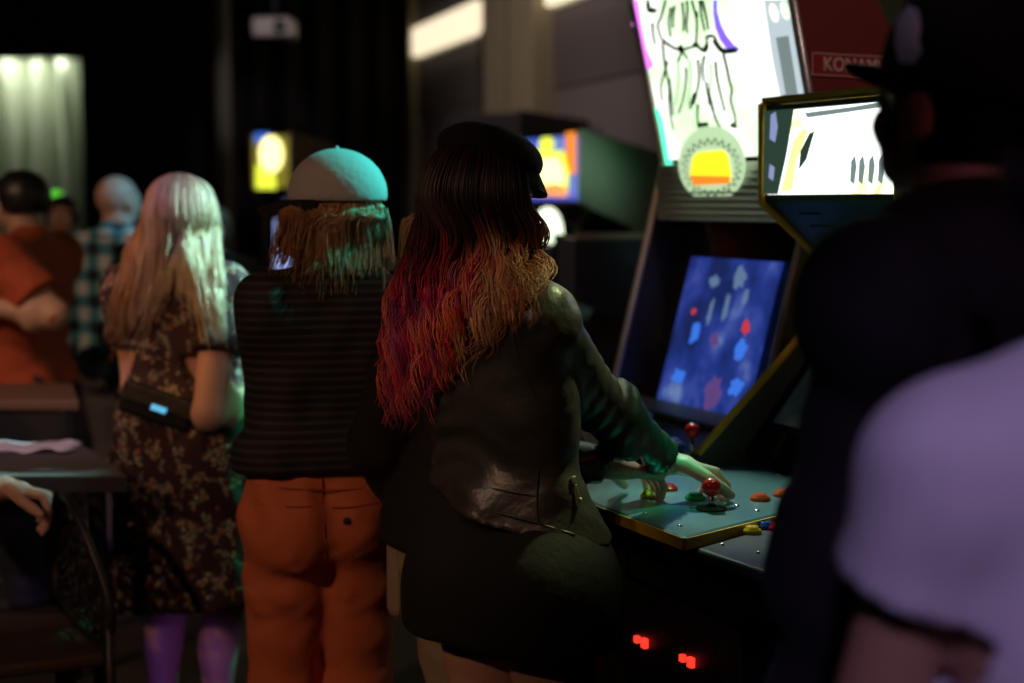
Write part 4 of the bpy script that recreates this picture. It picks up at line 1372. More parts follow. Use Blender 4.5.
def combed_hair(per, lay, rows, n_locks, strands, colf, cap_col, name='hair', wave=0., wl=.09, gap=.014, r0=.012, r1=.016, sr=.0014, start=.35, ub=120, inf=.008,
                face=.03, low=-.05, capk=1., seg=22, jit=1., arange=None, far=None, under=False):
    mb = MB()
    hair_cap(mb, per, inf, cap_col, face, low, k=capk)
    H = per.H
    for i in range(n_locks):
        u = -1 + 2 * (i + rng.uniform(.1, .9)) / n_locks
        a = math.radians(u * ub if arange is None else arange[0] + (arange[1] - arange[0]) * (u + 1) / 2)
        el = rng.uniform(-.3, 1)
        c0 = per.hp(.012 * math.sin(a), -.012 - .014 * math.cos(a), .058)
        c1 = per.hp(.042 * math.sin(a), -.008 - .051 * math.cos(a), .040)
        c2 = per.hp(.0550 * math.sin(a), -.008 - .067 * math.cos(a), -.004)
        if under: c0, c1, c2 = per.hp(0, -.01, .03), per.hp(.030 * math.sin(a), -.008 - .036 * math.cos(a), .020), per.hp(.0480 * math.sin(a), -.008 - .060 * math.cos(a), -.008)
        pts = [c0, c1, c2]
        path = interp_rows(rows, u)
        for k, (x, y) in enumerate(path):
            q = lay.at(x + rng.normal() * 2.0, y + rng.normal() * (3 if k < len(path) - 1 else 9), c2[1] + .012 * k, gap * rng.uniform(.5, 1.6))
            pts.append(q)
        lc = colf(u, rng)
        lock(mb, pts, strands, r0, r1, lc, wave, wl, sr, seg, start, per.rt, jit)
    for i in range(26 if far else 0):            # the side turned away falls straight down
        a = math.radians(rng.uniform(*far))
        sc = .9 if under else 1.
        c0 = per.hp(.012 * math.sin(a), -.012 - .014 * math.cos(a), .058 if not under else .03)
        c2 = per.hp(.0540 * sc * math.sin(a), -.008 - .066 * sc * math.cos(a), -.006)
        dn = c2 + (c2 - per.hp(0, 0, -.006)) * V(.15, .15, 0)
        pts = [c0, (c0 + c2) / 2 + (c2 - per.hp(0, 0, -.006)) * .30, c2, V(dn[0], dn[1], c2[2] - .09), V(dn[0], dn[1], c2[2] - (.13 if under else .24) * rng.uniform(.9, 1.1))]
        if under: del pts[1]
        lock(mb, pts, strands, r0, r1, colf(-1 if far[0] < 0 else 1, rng), wave, wl, sr, seg, start, per.rt, jit)
    return mb.build(name, HAIR, per.root, True)


# ---- woman with long red-dyed hair at the steel deck (in focus)
w = Person('woman with long wavy dark-to-red hair, black leather jacket and short black skirt at steel deck', .004, 2.60, 40, 1.66, w=1.0, lean=(-.05, -.01), head=(3, -6), shoulder=.084, arm=.95,
           arms={'R': dict(wrist=P(668, 462, 2.77), elbow=P(599, 405, 2.66), dir=V(.76, .30, -.22), palm=V(-.25, -.2, -.95), curl=(40, 42, 30), spread=9),
                 'L': dict(wrist=P(612, 467, 2.74), dir=V(.70, .50, -.20), palm=V(.1, .1, -1), curl=(34, 36, 26), spread=8, pole=V(-.7, -.1, -.6))})
wb = w.body(SKIN_PINK, .0044)
w.shoes()
# short black skirt
def skirt(per, name, m, z_top, hem, half0, half1, dep0, dep1, wr, hemn=None, h=.009):
    pr = [p for p in per.g['torso'] if p['t'] == 'c' and p['a'][2] < z_top + .05] + [p for p in per.g['torso'] if p['t'] == 'e' and p['c'][2] < z_top]
    for z in np.linspace(.52 * per.H, hem - .04, 8):
        f = (.52 * per.H - z) / (.52 * per.H - hem)
        hw, dp = half0 + (half1 - half0) * f, dep0 + (dep1 - dep0) * f
        c = per.o + V(0, 0, z) - per.fw * .01
        pr.append(cone(c - per.rt * (hw - dp * .7), c + per.rt * (hw - dp * .7), dp * .85, dp * .85, None, .05))
    return surf(name, sdf(pr, h, inf=.010, cuts=[hemn or ((0, 0, hem), (0, 0, -1)), ((0, 0, z_top), (0, 0, 1))], wrinkle=wr), m, per.root)


skirt(w, 'skirt', BLACK_CLOTH, 1.02, .748, .178, .168, .125, .13, folds(((1, .2, .1), .16, .003)))
# cropped leather jacket with flared hem
hem_l, hem_r = P(412, 497, 2.55), P(592, 542, 2.50)
hn = nrm(np.cross(hem_r - hem_l, w.fw)); hn = hn if hn[2] < 0 else -hn
ex = [cone(w.L(.055, .0, .60), w.L(.068, .012, .545), .060, .078, (w.fw, .95), .04), cone(w.L(-.055, .0, .61), w.L(-.075, .0, .57), .062, .068, None, .04),
      cone(w.L(0, -.03, .60), w.L(0, -.04, .555), .062, .075, None, .05)]
S, E, T = w.sh['R'], w.el['R'], w.wr['R']
fa = nrm(T - E); ua = nrm(E - S)
def jacket_folds(X):
    base = folds(((.15, .3, 1), .10, .0016), ((.8, -.2, .55), .13, .0018), ((-.5, .3, .8), .052, .0007))(X)
    for p0, d, wl, amp, rad in ((E, fa, .036, .0035, .10), (T, fa, .034, .003, .10), (S, nrm(ua + V(.3, .2, 0)), .06, .0015, .10), (w.L(-.05, -.05, .66), V(.25, .1, 1), .055, .0032, .12)):
        q = X - p0.astype(np.float32)
        g = np.exp(-(q ** 2).sum(-1) / (rad * rad))
        o = nrm(np.cross(d, V(.2, .9, .3))).astype(np.float32)
        base = base + amp * g * np.sin((q @ nrm(d).astype(np.float32)) * 6.283 / wl + 2.2 * np.sin((q @ o) * 28))
    return base
jk = w.top(LEATHER, .95, sleeve=1.93, inf=.012, name='jacket', h=.006, wr=jacket_folds, extra=ex, hemn=(hem_l, hn))
# seams, hem piping and zips on the jacket
def on_jacket(pts, gap=.0015):
    out = []
    for x, y in pts:
        hit_ = on_surface([jk], x, y)
        if hit_: out.append(hit_[0] + hit_[1] * gap)
    return out
SEAM = mat('leather_seam', (.05, .045, .038), .4)
for pts in ([(516, 300), (513, 330), (520, 360), (538, 400), (560, 430)], [(412, 478), (450, 482), (500, 490), (537, 496)], [(538, 470), (537, 500), (538, 522)]):
    q = on_jacket(pts)
    if len(q) > 2: MB().tube(smooth_path(q, 24), .0018, 6).build('seam', SEAM, jk, True)
q = on_jacket([(414, 493), (450, 500), (500, 513), (540, 524), (575, 535)])
if len(q) > 2: MB().tube(smooth_path(q, 24), .0022, 6).build('hem_piping', SEAM, jk, True)
def zip_pull(px_, py_, m, dirn=(0, 0, -1), L_=.034):
    hit_ = on_surface([jk], px_, py_)
    if not hit_: return
    p, n_ = hit_[0] + hit_[1] * .005, hit_[1]
    d_ = nrm(V(*dirn) - n_ * np.dot(V(*dirn), n_)); s_ = np.cross(d_, n_)
    MB().box(p, (.009, .006, .014), s_, n_, d_).box(p + d_ * .02, (.005, .003, L_ * .7), s_, n_, d_).ball(p + d_ * (L_ + .002), .0042, 10).build('zip_pull', m, jk, bevel=.001)
zip_pull(572, 481, BRASS)
zip_pull(676, 487, METAL, (.5, 0, -1), .026)
q = on_jacket([(650, 477), (662, 482), (674, 487)])
if len(q) > 2: MB().tube(smooth_path(q, 12), .003, 6).build('zip', METAL, jk, True)
# hair
DKB, CRIM, PLUM, COPP, BLND, RUST = (.034, .017, .010), (.48, .018, .065), (.24, .020, .11), (.44, .19, .08), (.55, .30, .14), (.58, .11, .05)
def w_col(u, r):
    a = r.uniform()
    if u < -.25: tip = CRIM if a < .5 else (RUST if a < .75 else PLUM)
    elif u < .25: tip = RUST if a < .45 else (PLUM if a < .75 else CRIM)
    else: tip = COPP if a < .5 else (BLND if a < .72 else RUST)
    e = mixc(tip, RUST if u < .2 else BLND, r.uniform(0, .5))
    z0 = r.uniform(.30, .44)
    hl = r.uniform(.7, 1.3)
    def f(p, s):
        c = mixc(DKB, tip, (s - z0) / .22)
        c = mixc(c, e, (s - .65) / .35)
        return tuple(min(1, x * hl) for x in c)
    return f
w_rows = [(-1, [(418, 228), (398, 290), (386, 350), (383, 412)]), (-.55, [(430, 232), (412, 290), (402, 350), (402, 420)]), (-.1, [(462, 240), (446, 292), (432, 345), (424, 408)]),
          (.25, [(488, 240), (474, 290), (458, 330), (450, 380)]), (.55, [(510, 238), (502, 275), (492, 315), (480, 352)]), (.8, [(528, 232), (524, 262), (518, 294), (506, 334)]), (1, [(540, 226), (541, 254), (543, 282), (538, 312)])]
combed_hair(w, Lay([jk, wb]), w_rows, 84, 15, w_col, DKB, wave=.0165, wl=.125, gap=.022, r0=.013, r1=.010, sr=.0015, start=.40, arange=(-62, 108), far=(-125, -62), inf=.006, low=-.036, seg=34, jit=.4)
# black peaked cap
def cap(per, name, crown_m, brim_m, rc, cz, cut_z, brim_len, brim_w, pitch=0, droop=.2, button_m=None, flat=False, yaw=0):
    H = per.H
    R_ = per.hr @ rot_z(yaw) @ rot_x(pitch)
    q = lambda x, y, z: per.hc + R_ @ V(x, y, z) * H
    pr = [ell(q(0, -.006, cz), V(*rc) * H, R_.T)]
    o = surf(name, sdf(pr, .006, cuts=[(q(0, 0, cut_z), -(R_ @ V(0, 0, 1)))], wrinkle=folds((R_ @ V(1, .3, .2), .05, .0012)) if flat else None), crown_m, per.root)
    vs, fs = [], []
    n, m = 24, 7
    for lay_ in (0, 1):
        for j in range(m):
            for i in range(n + 1):
                a = math.pi * (i / n)
                k = j / (m - 1)
                x = math.cos(a) * (rc[0] * 1.0 + (brim_w - rc[0]) * k)
                y = -.006 + math.sin(a) * (rc[1] * .98 + brim_len * k) * (.96 + .04 * k) 
                z = cut_z + .002 - droop * brim_len * k * k * .9 - .35 * abs(math.cos(a)) ** 2 * brim_len * .5 * k - lay_ * .0022
                vs.append(q(x, y, z))
    W_ = n + 1
    for j in range(m - 1):
        for i in range(n):
            a = j * W_ + i
            fs.append((a, a + 1, a + W_ + 1, a + W_))
            b = a + m * W_
            fs.append((b, b + W_, b + W_ + 1, b + 1))
    for i in range(n):
        a = (m - 1) * W_ + i; b = a + m * W_
        fs.append((a, b, b + 1, a + 1))
    MB().add(vs, fs).build('brim', brim_m, o, True)
    MB().ball(q(0, -.006, cz + rc[2]), .006, 10).build('top_button', button_m or crown_m, o, True)
    return o


cap(w, 'peaked_cap', BLACK_FELT, BLACK_FELT, (.055, .064, .030), .050, .038, .030, .044, pitch=-12, droop=.3, flat=True)

# ---- woman in grey cap and coral trousers
k_ = Person('woman in grey trucker cap, black striped top and coral orange trousers, seen from behind', -.43, 3.14, -14, 1.64, w=.86, head=(-52, 0), lean=(.03, 0),
            arms={'L': dict(wrist=V(-.50, 3.40, 1.02), curl=(30, 35, 30), pole=V(-.1, -.25, -1)), 'R': dict(wrist=V(-.33, 3.42, 1.05), curl=(30, 35, 30), pole=V(.7, -.6, -.5))})
kb = k_.body(SKIN)
k_.shoes()
k_.trousers(ORANGE_TWILL, flare=.014, inf=.018, seat=.80, waist=.62, wr=folds(((.45, .2, 1), .12, .0045), ((.9, -.3, .5), .085, .003), ((-.6, .3, .8), .05, .0015)))
kt = k_.top(STRIPE, .955, sleeve=1.5, inf=.018, name='top', lim=('L',), wr=folds(((.5, .2, 1), .13, .004), ((.8, .1, -.4), .09, .003)), extra=[cone(k_.L(-.06, -.01, .60), k_.L(.06, -.01, .60), .085, .085, (k_.fw, .85), .05)])
for s in 'R':
    S, E, T = k_.sh[s], k_.el[s], k_.wr[s]
    a = S + V(0, 0, -.01); b = E + (T - E) * .25
    surf('sleeve', sdf([cone(a, E, .066, .054, None, .02), cone(E, b, .052, .05, None, .02)], .008, wrinkle=folds(((.2, .3, 1), .05, .003))), FLORAL, k_.root)
tr = [o for o in k_.root.children if o.name.startswith('trousers')][0]
def dot_on(obj, px_, py_, r, m, name):
    hit_ = on_surface([obj], px_, py_)
    if hit_: MB().lathe(hit_[0], [(r, -.002), (r, .002), (r * .6, .0035)], hit_[1], 14).build(name, m, obj, True)
dot_on(tr, 347, 521, .0085, SHOE, 'pocket_button')
def line_on(obj, pts, r, m, name):
    q = []
    for x, y in pts:
        hit_ = on_surface([obj], x, y)
        if hit_: q.append(hit_[0] + hit_[1] * .001)
    if len(q) > 1: MB().tube(smooth_path(q, 16) if len(q) > 2 else q, r, 6).build(name, m, obj, True)
CORAL_SEAM = mat('coral_seam', (.42, .075, .03), .85)
line_on(tr, [(262, 504), (290, 507), (312, 507)], .0022, CORAL_SEAM, 'pocket_seam')
line_on(tr, [(332, 508), (355, 507), (378, 503)], .0022, CORAL_SEAM, 'pocket_seam')
line_on(tr, [(322, 478), (322, 500), (324, 530), (326, 560)], .002, CORAL_SEAM, 'back_seam')
line_on(tr, [(258, 485), (300, 490), (350, 490), (388, 484)], .002, CORAL_SEAM, 'waistband_seam')
def k_col(u, r):
    base = mixc((.36, .19, .085), (.62, .50, .34), np.clip((u + .6) / 1.4 + r.normal() * .15, 0, 1))  # coloured side light painted in: browner at left, paler at right
    h_ = r.uniform(.65, 1.2)
    return lambda p, s: tuple(min(1, x * h_) for x in mixc(mixc(base, (.20, .10, .05), .5), base, s * 2.2))
k_rows = [(-1, [(288, 215), (278, 244), (270, 268)]), (-.5, [(308, 220), (304, 248), (300, 276)]), (0, [(334, 220), (332, 250), (330, 278)]), (.5, [(360, 218), (360, 248), (360, 274)]), (1, [(382, 214), (383, 240), (382, 264)])]
combed_hair(k_, Lay([kt, kb]), k_rows, 74, 18, k_col, (.26, .15, .08), wave=.003, wl=.12, gap=.014, r0=.012, r1=.012, sr=.0017, arange=(-118, 26), far=(30, 112), under=True, inf=.004, low=-.045, face=.018)
cap(k_, 'trucker_cap', GREY_CAP, BLACK_FELT, (.0575, .070, .062), .018, .010, .055, .052, pitch=0, droop=.25)

# ---- blonde woman in the floral dress
b_w = Person('woman with long straight blonde hair in dark floral dress standing near left table', -.900, 3.85, 20, 1.62, w=1.02, head=(-16, -4), shoulder=.090,
             arms={'R': dict(wrist=V(-.70, 3.90, 1.03), curl=(30, 35, 30), elbow=P(209, 414, 3.66)), 'L': dict(wrist=V(-.92, 4.14, 1.08), curl=(30, 35, 30), pole=V(-.3, -.3, -1))}, arm=1.12)
bb = b_w.body(SKIN_PINK)
b_w.shoes()
exd = []
H = b_w.H
for z in np.linspace(.60 * H, .36, 9):
    f = (.60 * H - z) / (.60 * H - .36)
    hw, dp = .160 + .055 * f, .120 + .038 * f
    c = b_w.o + V(.014 + .016 * f, 0, z)
    exd.append(cone(c - b_w.rt * (hw - dp * .8), c + b_w.rt * (hw - dp * .8), dp * .9, dp * .9, None, .06))
dr = b_w.top(FLORAL, .5, sleeve=.52, inf=.016, name='dress', wr=folds(((1, .1, .15), .10, .005), ((.8, .4, .1), .06, .0025)), extra=exd, hemn=(V(-.89, 3.8, .455), nrm(V(.13, 0, -1))))
def b_col(u, r):
    base = mixc((.52, .30, .12), (.74, .66, .50), np.clip((u + .75) / .9 + r.normal() * .12, 0, 1))  # orange left and pale right stand in for light from the two sides
    h_ = r.uniform(.75, 1.15)
    return lambda p, s: tuple(min(1, x * h_) for x in mixc(mixc(base, (.34, .22, .12), .45), base, s * 2))
b_rows = [(-1, [(132, 238), (122, 285), (104, 338)]), (-.5, [(146, 240), (136, 290), (122, 345)]), (-.05, [(168, 240), (160, 280), (148, 315)]), (.12, [(182, 236), (180, 270), (176, 295)]),
          (.3, [(190, 240), (200, 285), (212, 335)]), (.7, [(208, 238), (216, 290), (224, 340)]), (1, [(217, 232), (222, 285), (230, 338)])]
combed_hair(b_w, Lay([dr, bb]), b_rows, 78, 14, b_col, (.5, .38, .24), wave=.0035, wl=.16, gap=.02, r0=.012, r1=.012, sr=.0018, ub=120, inf=.009, low=-.06, face=.026)
hit_ = on_surface([dr], 163, 408)
bp = hit_[0] + hit_[1] * .025
bag = empty('shoulder_bag', (bp[0], bp[1], bp[2] - .05), 'small black bag with bright cyan glint, slung at the back of the floral dress', 'bag')
ax_, up_ = nrm(V(.92, -.05, -.30)), nrm(V(.30, 0, .92))
MB().box(bp, (.20, .045, .085), ax_, V(0, 1, 0), up_).build('bag_body', BLACK_CLOTH, bag, bevel=.014)
MB().box(bp + up_ * .02 - V(0, .024, 0), (.196, .008, .045), ax_, V(0, 1, 0), up_).build('flap', LEATHER, bag, bevel=.004)
MB().box(bp - V(0, .029, 0) + ax_ * .01, (.042, .004, .016), ax_, V(0, 1, 0), nrm(up_ + ax_ * .1)).build('phone_light', mat('cyan_phone_screen', (.1, .3, .4), .3, emit=(.12, .55, .85), strength=.9), bag, bevel=.002)
st_pts = [bp + ax_ * .1, ]
for x, y in ((205, 424), (222, 428)):
    hq = on_surface([dr], x, y)
    if hq: st_pts.append(hq[0] + hq[1] * .012)
st_pts.append(b_w.L(.115, .02, .60)); st_pts.append(b_w.L(.06, .105, .60)); st_pts.append(b_w.L(-.06, .105, .62)); st_pts.append(b_w.L(-.115, .0, .635)); st_pts.append(bp - ax_ * .1)
MB().tube(smooth_path(st_pts, 40), .006, 8).build('strap', LEATHER, bag, True)

# ---- person mostly hidden between the two women in front
t_ = Person('person in black jacket and khaki cargo trousers, half hidden between coral trousers and black skirt', -.070, 2.92, 38, 1.60, w=.92, head=(0, 0),
            arms={'L': dict(wrist=V(-.20, 3.16, .90), pole=V(-.5, -.6, -.3)), 'R': dict(wrist=V(.10, 3.0, .82), pole=V(.3, -.8, 0))})
tb_ = t_.body(SKIN)
t_.shoes()
tt_ = t_.trousers(KHAKI, flare=.02, inf=.014, waist=.60, seat=.7)
tj = t_.top(BLACK_COTTON, .835, sleeve=1.9, inf=.024, name='jacket', extra=[cone(t_.L(-.05, 0, .57), t_.L(.05, 0, .57), .11, .11, None, .05), cone(t_.L(-.05, 0, .52), t_.L(.05, 0, .52), .115, .115, None, .05)])
pk = t_.L(-.102, -.012, .475)
MB().box(pk, (.045, .15, .19), t_.rt, t_.fw).build('cargo_pocket', KHAKI, tt_, bevel=.02)
def t_col(u, r):
    h_ = r.uniform(.7, 1.2)
    return lambda p, s: tuple(x * h_ for x in (.46, .33, .17))
combed_hair(t_, Lay([tj, tb_]), [(-1, [(406, 225), (402, 250), (400, 275)]), (1, [(490, 225), (490, 250), (490, 275)])], 46, 9, t_col, (.3, .2, .1), gap=.015, sr=.0018, arange=(-60, 120), far=(-118, -60), inf=.006)

# ---- man in black cap, near right
m_ = Person('man in black cap and black t-shirt standing close at right in front of the machines', .530, 1.74, -40, 1.785, w=1.0, female=False, head=(4, 6), lean=(.020, 0),
            arms={'L': dict(wrist=V(.60, 2.10, 1.18), pole=V(.15, -.5, -1), curl=(30, 35, 30)), 'R': dict(wrist=V(.70, 2.12, 1.08), pole=V(.8, .2, -.5), curl=(30, 35, 30))})
m_.body(SKIN_TAN)
m_.shoes()
m_.trousers(DARK_DENIM, flare=.02, inf=.02)
mt = m_.top(BLACK_COTTON, .86, sleeve=.95, inf=.026, name='t_shirt', extra=[cone(m_.L(-.04, -.012, .825), m_.L(.04, -.012, .825), .06, .06, None, .06), cone(m_.L(-.075, 0, .62), m_.L(.075, 0, .62), .115, .115, (m_.fw, .9), .06), cone(m_.L(-.08, 0, .50), m_.L(.08, 0, .50), .118, .118, (m_.fw, .85), .06)])
nb = np.linspace(0, 6.28, 25)[:-1]
nc = m_.L(0, -.008, .842)
MB().tube([nc + m_.rt * .078 * math.cos(a) + m_.fw * .080 * math.sin(a) + V(0, 0, -.022 * math.sin(a)) for a in nb], .011, 8, closed=True).build('collar', BLACK_COTTON, mt, True)
mb = MB(); hair_cap(mb, m_, .004, (.012, .008, .008), .034, -.060)
mb.build('hair', HAIR, m_.root, True)
mc = cap(m_, 'baseball_cap', BLACK_FELT, BLACK_FELT, (.0535, .066, .064), .026, .010, .040, .042, droop=.08, pitch=9)
hit_ = on_surface([mc], 912, 36)
if hit_:
    n_ = hit_[1]; a_ = nrm(np.cross(n_, V(0, 0, 1))); u_ = np.cross(a_, n_)
    pts = []
    for x, y in ((-.6, -1), (.3, -1.05), (.75, -.6), (.55, -.2), (.7, .3), (.5, .9), (-.1, 1.05), (-.75, .5), (-.85, -.3)):
        hq = on_surface([mc], 912 + x * 17, 36 - y * 27)
        if hq: pts.append(hq[0] + hq[1] * .005)
    c_ = sum(pts) / len(pts) + n_ * .012
    MB().add([c_] + pts, [(0, i + 1, (i + 1) % len(pts) + 1) for i in range(len(pts))]).build('cap_patch', mat('lilac_patch', (.75, .70, .80), .8), mc, True)

# ---- person in white t-shirt, nearest right
n_p = Person('person in white t-shirt with dark hair at the right picture edge, nearest of all', .562, 1.22, 4, 1.635, w=1.14, female=True, depth=1.05, arm=1.0,
             arms={'L': dict(wrist=V(.33, 1.36, .80), pole=V(-.8, -.3, 0)), 'R': dict(wrist=V(.80, 1.37, .87), pole=V(.4, -.9, 0))})
nb_ = n_p.body(SKIN_TAN)
n_p.shoes()
n_p.trousers(DARK_DENIM, flare=.015)
ns_ = n_p.top(WHITE_COTTON, .80, sleeve=.40, inf=.022, name='t_shirt', extra=[cone(n_p.L(.0, -.01, .855), n_p.L(-.085, -.012, .812), .05, .05, None, .05), cone(n_p.L(.0, -.01, .855), n_p.L(.085, -.012, .812), .05, .05, None, .05)], wr=folds(((.5, .2, .8), .12, .003), ((.7, .1, -.5), .07, .0015)))
def n_col(u, r):
    return lambda p, s: (.012, .008, .008)
combed_hair(n_p, Lay([ns_, nb_]), [(-1, [(1010, 160), (1006, 190), (1010, 220)]), (1, [(1225, 175), (1230, 210), (1235, 240)])], 56, 9, n_col, (.012, .008, .008), gap=.02, sr=.0016, inf=.016)

# ---- people at the back left
o_p = Person('man in orange-red t-shirt with dark hair facing left beyond the high table', P(24, 200, 5.3)[0], 5.3, -78, 1.66, w=1.08, female=False, head=(-4, 0),
             arms={'L': dict(wrist=P(-18, 306, 5.02), pole=V(.9, -.2, -.8), curl=(25, 30, 25)), 'R': dict(wrist=P(-25, 300, 5.45), pole=V(.6, .5, -.8), curl=(25, 30, 25))}, arm=1.15)
o_p.body(SKIN, .009)
o_p.shoes()
o_p.trousers(DARK_DENIM, flare=.02)
o_p.top(RED_TEE, .86, sleeve=.70, inf=.024, name='t_shirt')
mb = MB(); hair_cap(mb, o_p, .013, (.012, .009, .008), .026, -.03)
mb.build('hair', HAIR, o_p.root, True)
p_p = Person('balding man in teal and black plaid shirt seen from behind, past the blonde woman', P(116, 200, 6.0)[0], 6.0, 22, 1.66, w=1.0, female=False, head=(10, 0))
p_p.body(SKIN_PINK, .009)
p_p.shoes()
p_p.trousers(GREY_DENIM, flare=.02)
ps_ = p_p.top(PLAID, .80, sleeve=1.5, inf=.022, name='plaid_shirt')
nc = p_p.L(0, -.008, .85)
MB().tube([nc + p_p.rt * .070 * math.cos(a) + p_p.fw * .072 * math.sin(a) for a in nb], .014, 8, closed=True).build('collar', PLAID, ps_, True)
q_p = Person('dark-haired person in maroon shirt between the orange shirt and plaid shirt, farthest back', P(62, 200, 7.0)[0], 7.0, 170, 1.57, w=.95, female=False)
q_p.body(SKIN_TAN, .01)
q_p.shoes()
q_p.trousers(DARK_DENIM, flare=.02)
q_p.top(MAROON_TEE, .80, sleeve=.6, inf=.02, name='t_shirt')
mb = MB(); hair_cap(mb, q_p, .014, (.02, .010, .008), .030, -.03)
mb.build('hair', HAIR, q_p.root, True)
r_p = Person('person with brown hair just showing behind right side of the long blonde hair', P(213, 200, 6.2)[0], 6.2, 185, 1.53, w=.92, female=True)
r_p.body(SKIN, .01)
r_p.shoes()
r_p.trousers(DARK_DENIM, flare=.02)
r_p.top(BLACK_COTTON, .78, sleeve=1.4, inf=.018, name='shirt')
mb = MB(); hair_cap(mb, r_p, .012, (.06, .035, .02), .026, -.05)
mb.build('hair', HAIR, r_p.root, True)

# ---- seated person beyond the left edge whose arm lies on the chair
lw = P(4, 488, 3.40)
l_p = Person('seated person at left edge, bare arm laid over the lattice chair back', -1.84, 3.36, 8, 1.78, female=False, head=(0, 0), drop=.40, w=1.0, arm=1.1,
             arms={'R': dict(wrist=lw, dir=V(.90, .05, -.18), palm=V(-.05, -.2, -1), curl=(62, 26, 16), pole=V(.2, -.3, -1), spread=5), 'L': dict(wrist=V(-1.92, 3.95, .93), pole=V(-.8, -.2, -.4))},
             ankles={'L': V(-1.96, 3.92, .075), 'R': V(-1.78, 3.94, .075)})
l_p.body(SKIN_PINK, .0046)
l_p.shoes()
l_p.top(BLACK_COTTON, .50, sleeve=.7, inf=.02, name='t_shirt')
pr = l_p.g['torso'][:3] + [p for p in l_p.g['torso'] if p['t'] == 'e'] + l_p.take('thighL', 'thighR', 'calfL', 'calfR')
surf('trousers', sdf(pr, .010, inf=.018, cuts=[((0, 0, .10), (0, 0, -1)), ((0, 0, .62), (0, 0, 1))], wrinkle=folds(((.3, .2, 1), .11, .003))), DARK_DENIM, l_p.root)
mb = MB(); hair_cap(mb, l_p, .012, (.03, .018, .012), .026, -.03)
mb.build('hair', HAIR, l_p.root, True)


# ================================================================== furniture
TABLE_TOP = mat('slate_table_laminate', (.105, .095, .10), .5, vary=((.12, .11, .11), 5))
TABLE_EDGE = mat('blue_black_edge', (.028, .026, .045), .5)
DARK_METAL = mat('black_powder_coat', (.018, .018, .022), .45)
BROWN_TOP = mat('brown_table_laminate', (.15, .085, .055), .5)
SEAT_M = mat('dark_brown_seat', (.05, .032, .025), .6, bump=(40, .1))
zt = .862
pts = [PZ(127, 476, zt), PZ(-190, 476, zt), PZ(-150, 443, zt), PZ(80, 443, zt)]
ctr = sum(pts) / 4
tb = empty('table', (ctr[0], ctr[1], 0), 'grey-topped table at left with a crumpled paper on it', 'table')
MB().prism([p - V(0, 0, .004) for p in pts], V(0, 0, .004)).build('tabletop', TABLE_TOP, tb)
MB().prism([p - V(0, 0, .042) for p in pts], V(0, 0, .037)).build('table_edge', TABLE_EDGE, tb)
for p in pts:
    q = ctr + (p - ctr) * .82
    MB().tube([V(q[0], q[1], 0), V(q[0], q[1], zt - .042)], .022, 10).build('leg', DARK_METAL, tb)
# crumpled paper
mb = MB()
vs, fs = [], []
c0 = PZ(30, 449, zt)
for j in range(7):
    for i in range(12):
        x, y = -.14 + .27 * i / 11, -.075 + .15 * j / 6
        vs.append(c0 + V(x + .012 * math.sin(j * 2.1), y + .01 * math.sin(i * 1.7), .006 + .011 * (1 + math.sin(i * 1.3 + j * .9) * math.cos(j * 1.4 - i * .4)) * (.3 + abs(x) * 5)))
for j in range(6):
    for i in range(11): fs.append((j * 12 + i, j * 12 + i + 1, (j + 1) * 12 + i + 1, (j + 1) * 12 + i))
lowest = min(v[2] for v in vs) - zt
vs = [v - V(0, 0, lowest - .0015) for v in vs]
nap = MB().add(vs, fs).build('paper_napkin', mat('white_paper', (.75, .72, .78), .8), None, True, loc=(c0[0], c0[1], zt))
s_ = nap.modifiers.new('thickness', 'SOLIDIFY'); s_.thickness = .0012
tag(nap, 'crumpled white paper lying on the grey table at left', 'paper')
# high table in front of the orange shirt
zt2 = .915
pts = [PZ(79, 401, zt2), PZ(-150, 401, zt2), PZ(-120, 383, zt2), PZ(72, 383, zt2)]
ctr = sum(pts) / 4
tb = empty('high_table', (ctr[0], ctr[1], 0), 'brown-topped high table in front of the orange-red t-shirt', 'table')
MB().prism([p - V(0, 0, .03) for p in pts], V(0, 0, .03)).build('tabletop', BROWN_TOP, tb, bevel=.004)
inn = [ctr + (p - ctr) * .94 - V(0, 0, .03) for p in pts]
MB().prism([p - V(0, 0, .16) for p in inn], V(0, 0, .16)).build('apron', DARK_METAL, tb)
for p in inn:
    q = ctr + (p - ctr) * .93
    MB().tube([V(q[0], q[1], 0), V(q[0], q[1], zt2 - .03)], .028, 10).build('leg', DARK_METAL, tb)
# lattice-backed chair
TL, TR, MR, BR, BL = P(56, 512, 3.66), P(71, 503, 3.36), P(109, 600, 3.24), P(107, 652, 3.26), P(57, 592, 3.66)
wv = nrm((TL - TR) * V(1, 1, 0)); sd = np.cross(wv, V(0, 0, 1)); sd = sd if sd[0] < 0 else -sd
base = V(BR[0], BR[1], 0)
chair = empty('lattice_chair', ((BR[0] + BL[0]) / 2, (BR[1] + BL[1]) / 2, 0), 'black chair with honeycomb lattice back under the seated arm at left', 'chair')
zs = .455
SR = V(BR[0], BR[1], zs); SL = V(BL[0], BL[1], zs)
FR, FL = SR + sd * .43, SL + sd * .43
MB().prism([SR, SL, FL, FR], V(0, 0, .035)).build('seat', SEAT_M, chair, bevel=.012)
MB().tube(smooth_path([BR, MR, TR, TL, BL], 40), .0115, 8).build('back_frame', DARK_METAL, chair, True)
MB().tube(smooth_path([BL, (BL + BR) / 2 + V(0, 0, -.015), BR], 12), .0115, 8).build('back_rail', DARK_METAL, chair, True)
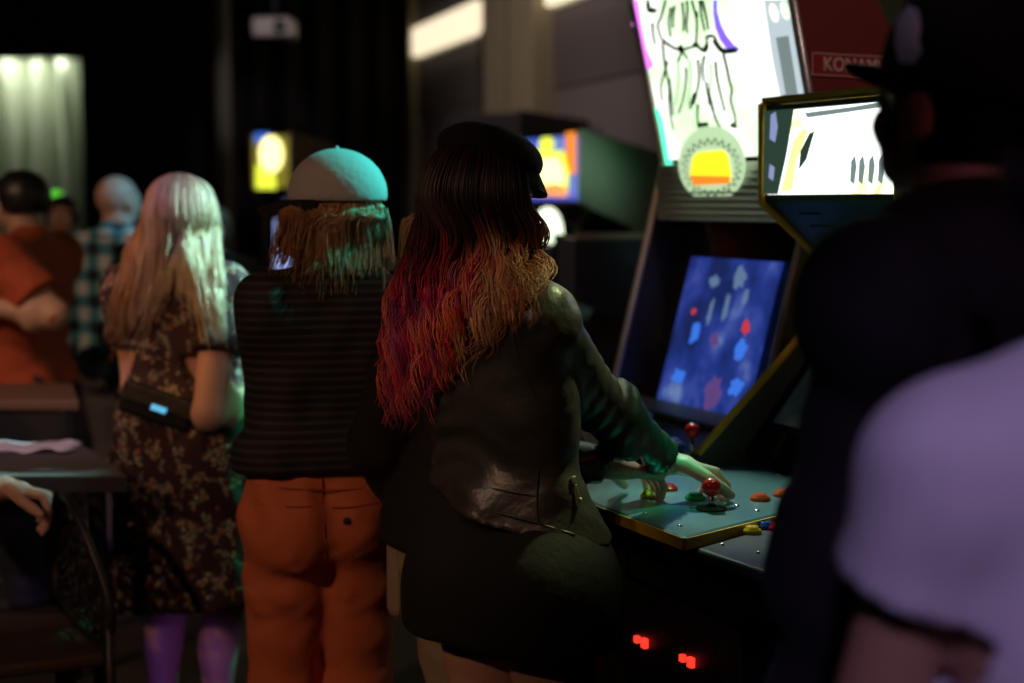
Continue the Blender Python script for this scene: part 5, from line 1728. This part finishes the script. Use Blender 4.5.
# the lattice: honeycomb cells, slightly irregular
def back_pt(a, b):                   # a across near to far, b up
    lo = BR + (BL - BR) * a
    hi = TR + (TL - TR) * a
    bulge = (MR - (BR + TR) / 2) * (1 - a) * 4 * b * (1 - b) * .8
    return lo + (hi - lo) * b + bulge
mb = MB()
nx, ny = 7, 9
rr = np.random.default_rng(3)
node = {}
def nd(i, j):
    if (i, j) not in node:
        node[i, j] = (np.clip(i / nx + rr.normal() * .018, 0, 1), np.clip(j / (ny * 2) + rr.normal() * .008, 0, 1))
    return back_pt(*node[i, j])
for j in range(0, ny * 2 + 1, 2):
    for i in range(nx):
        o = 0 if (i + j // 2) % 2 else 1
        a, b = (i, j + (1 if (i + j // 2) % 2 else 0)), (i + 1, j + (0 if (i + j // 2) % 2 else 1))
        if max(a[1], b[1]) <= ny * 2: mb.tube([nd(*a), nd(*b)], .0042, 5)
for j in range(0, ny * 2 - 1):
    for i in range(nx + 1):
        up = (i + j // 2) % 2
        if (j % 2 == 1) == bool(up) and j + 1 <= ny * 2 and (j % 2 == 1 or not up):
            mb.tube([nd(i, j), nd(i, j + (1 if up else 2))], .0042, 5)
mb.build('lattice', DARK_METAL, chair, True)
for p, q in ((MR, V(BR[0] + .005, BR[1], 0)), (BL, V(BL[0], BL[1], 0)), (FR + V(0, 0, -.0), V(*(FR + sd * .02)[:2], 0)), (FL, V(*(FL + sd * .02)[:2], 0))):
    MB().tube([p if p is MR else V(p[0], p[1], min(p[2], zs + .01)), q], .0125, 8).build('leg', DARK_METAL, chair, True)
# the seated person's own chair, just outside the frame
ch2 = chair.copy(); COL.objects.link(ch2)
ang = math.atan2(sd[1], sd[0])
ch2.rotation_euler = (0, 0, math.pi / 2 - ang)
off_ = Matrix.Rotation(math.pi / 2 - ang, 3, 'Z') @ Vector((sd * .2))
ch2.location = (-1.84 - off_.x, 3.40 - off_.y, 0)
ch2['label'] = 'black lattice chair the seated person sits on, outside the left edge'
for c_ in list(chair.children):
    d_ = c_.copy(); COL.objects.link(d_); d_.parent = ch2
chair['group'] = ch2['group'] = 'lattice chairs at the left table'
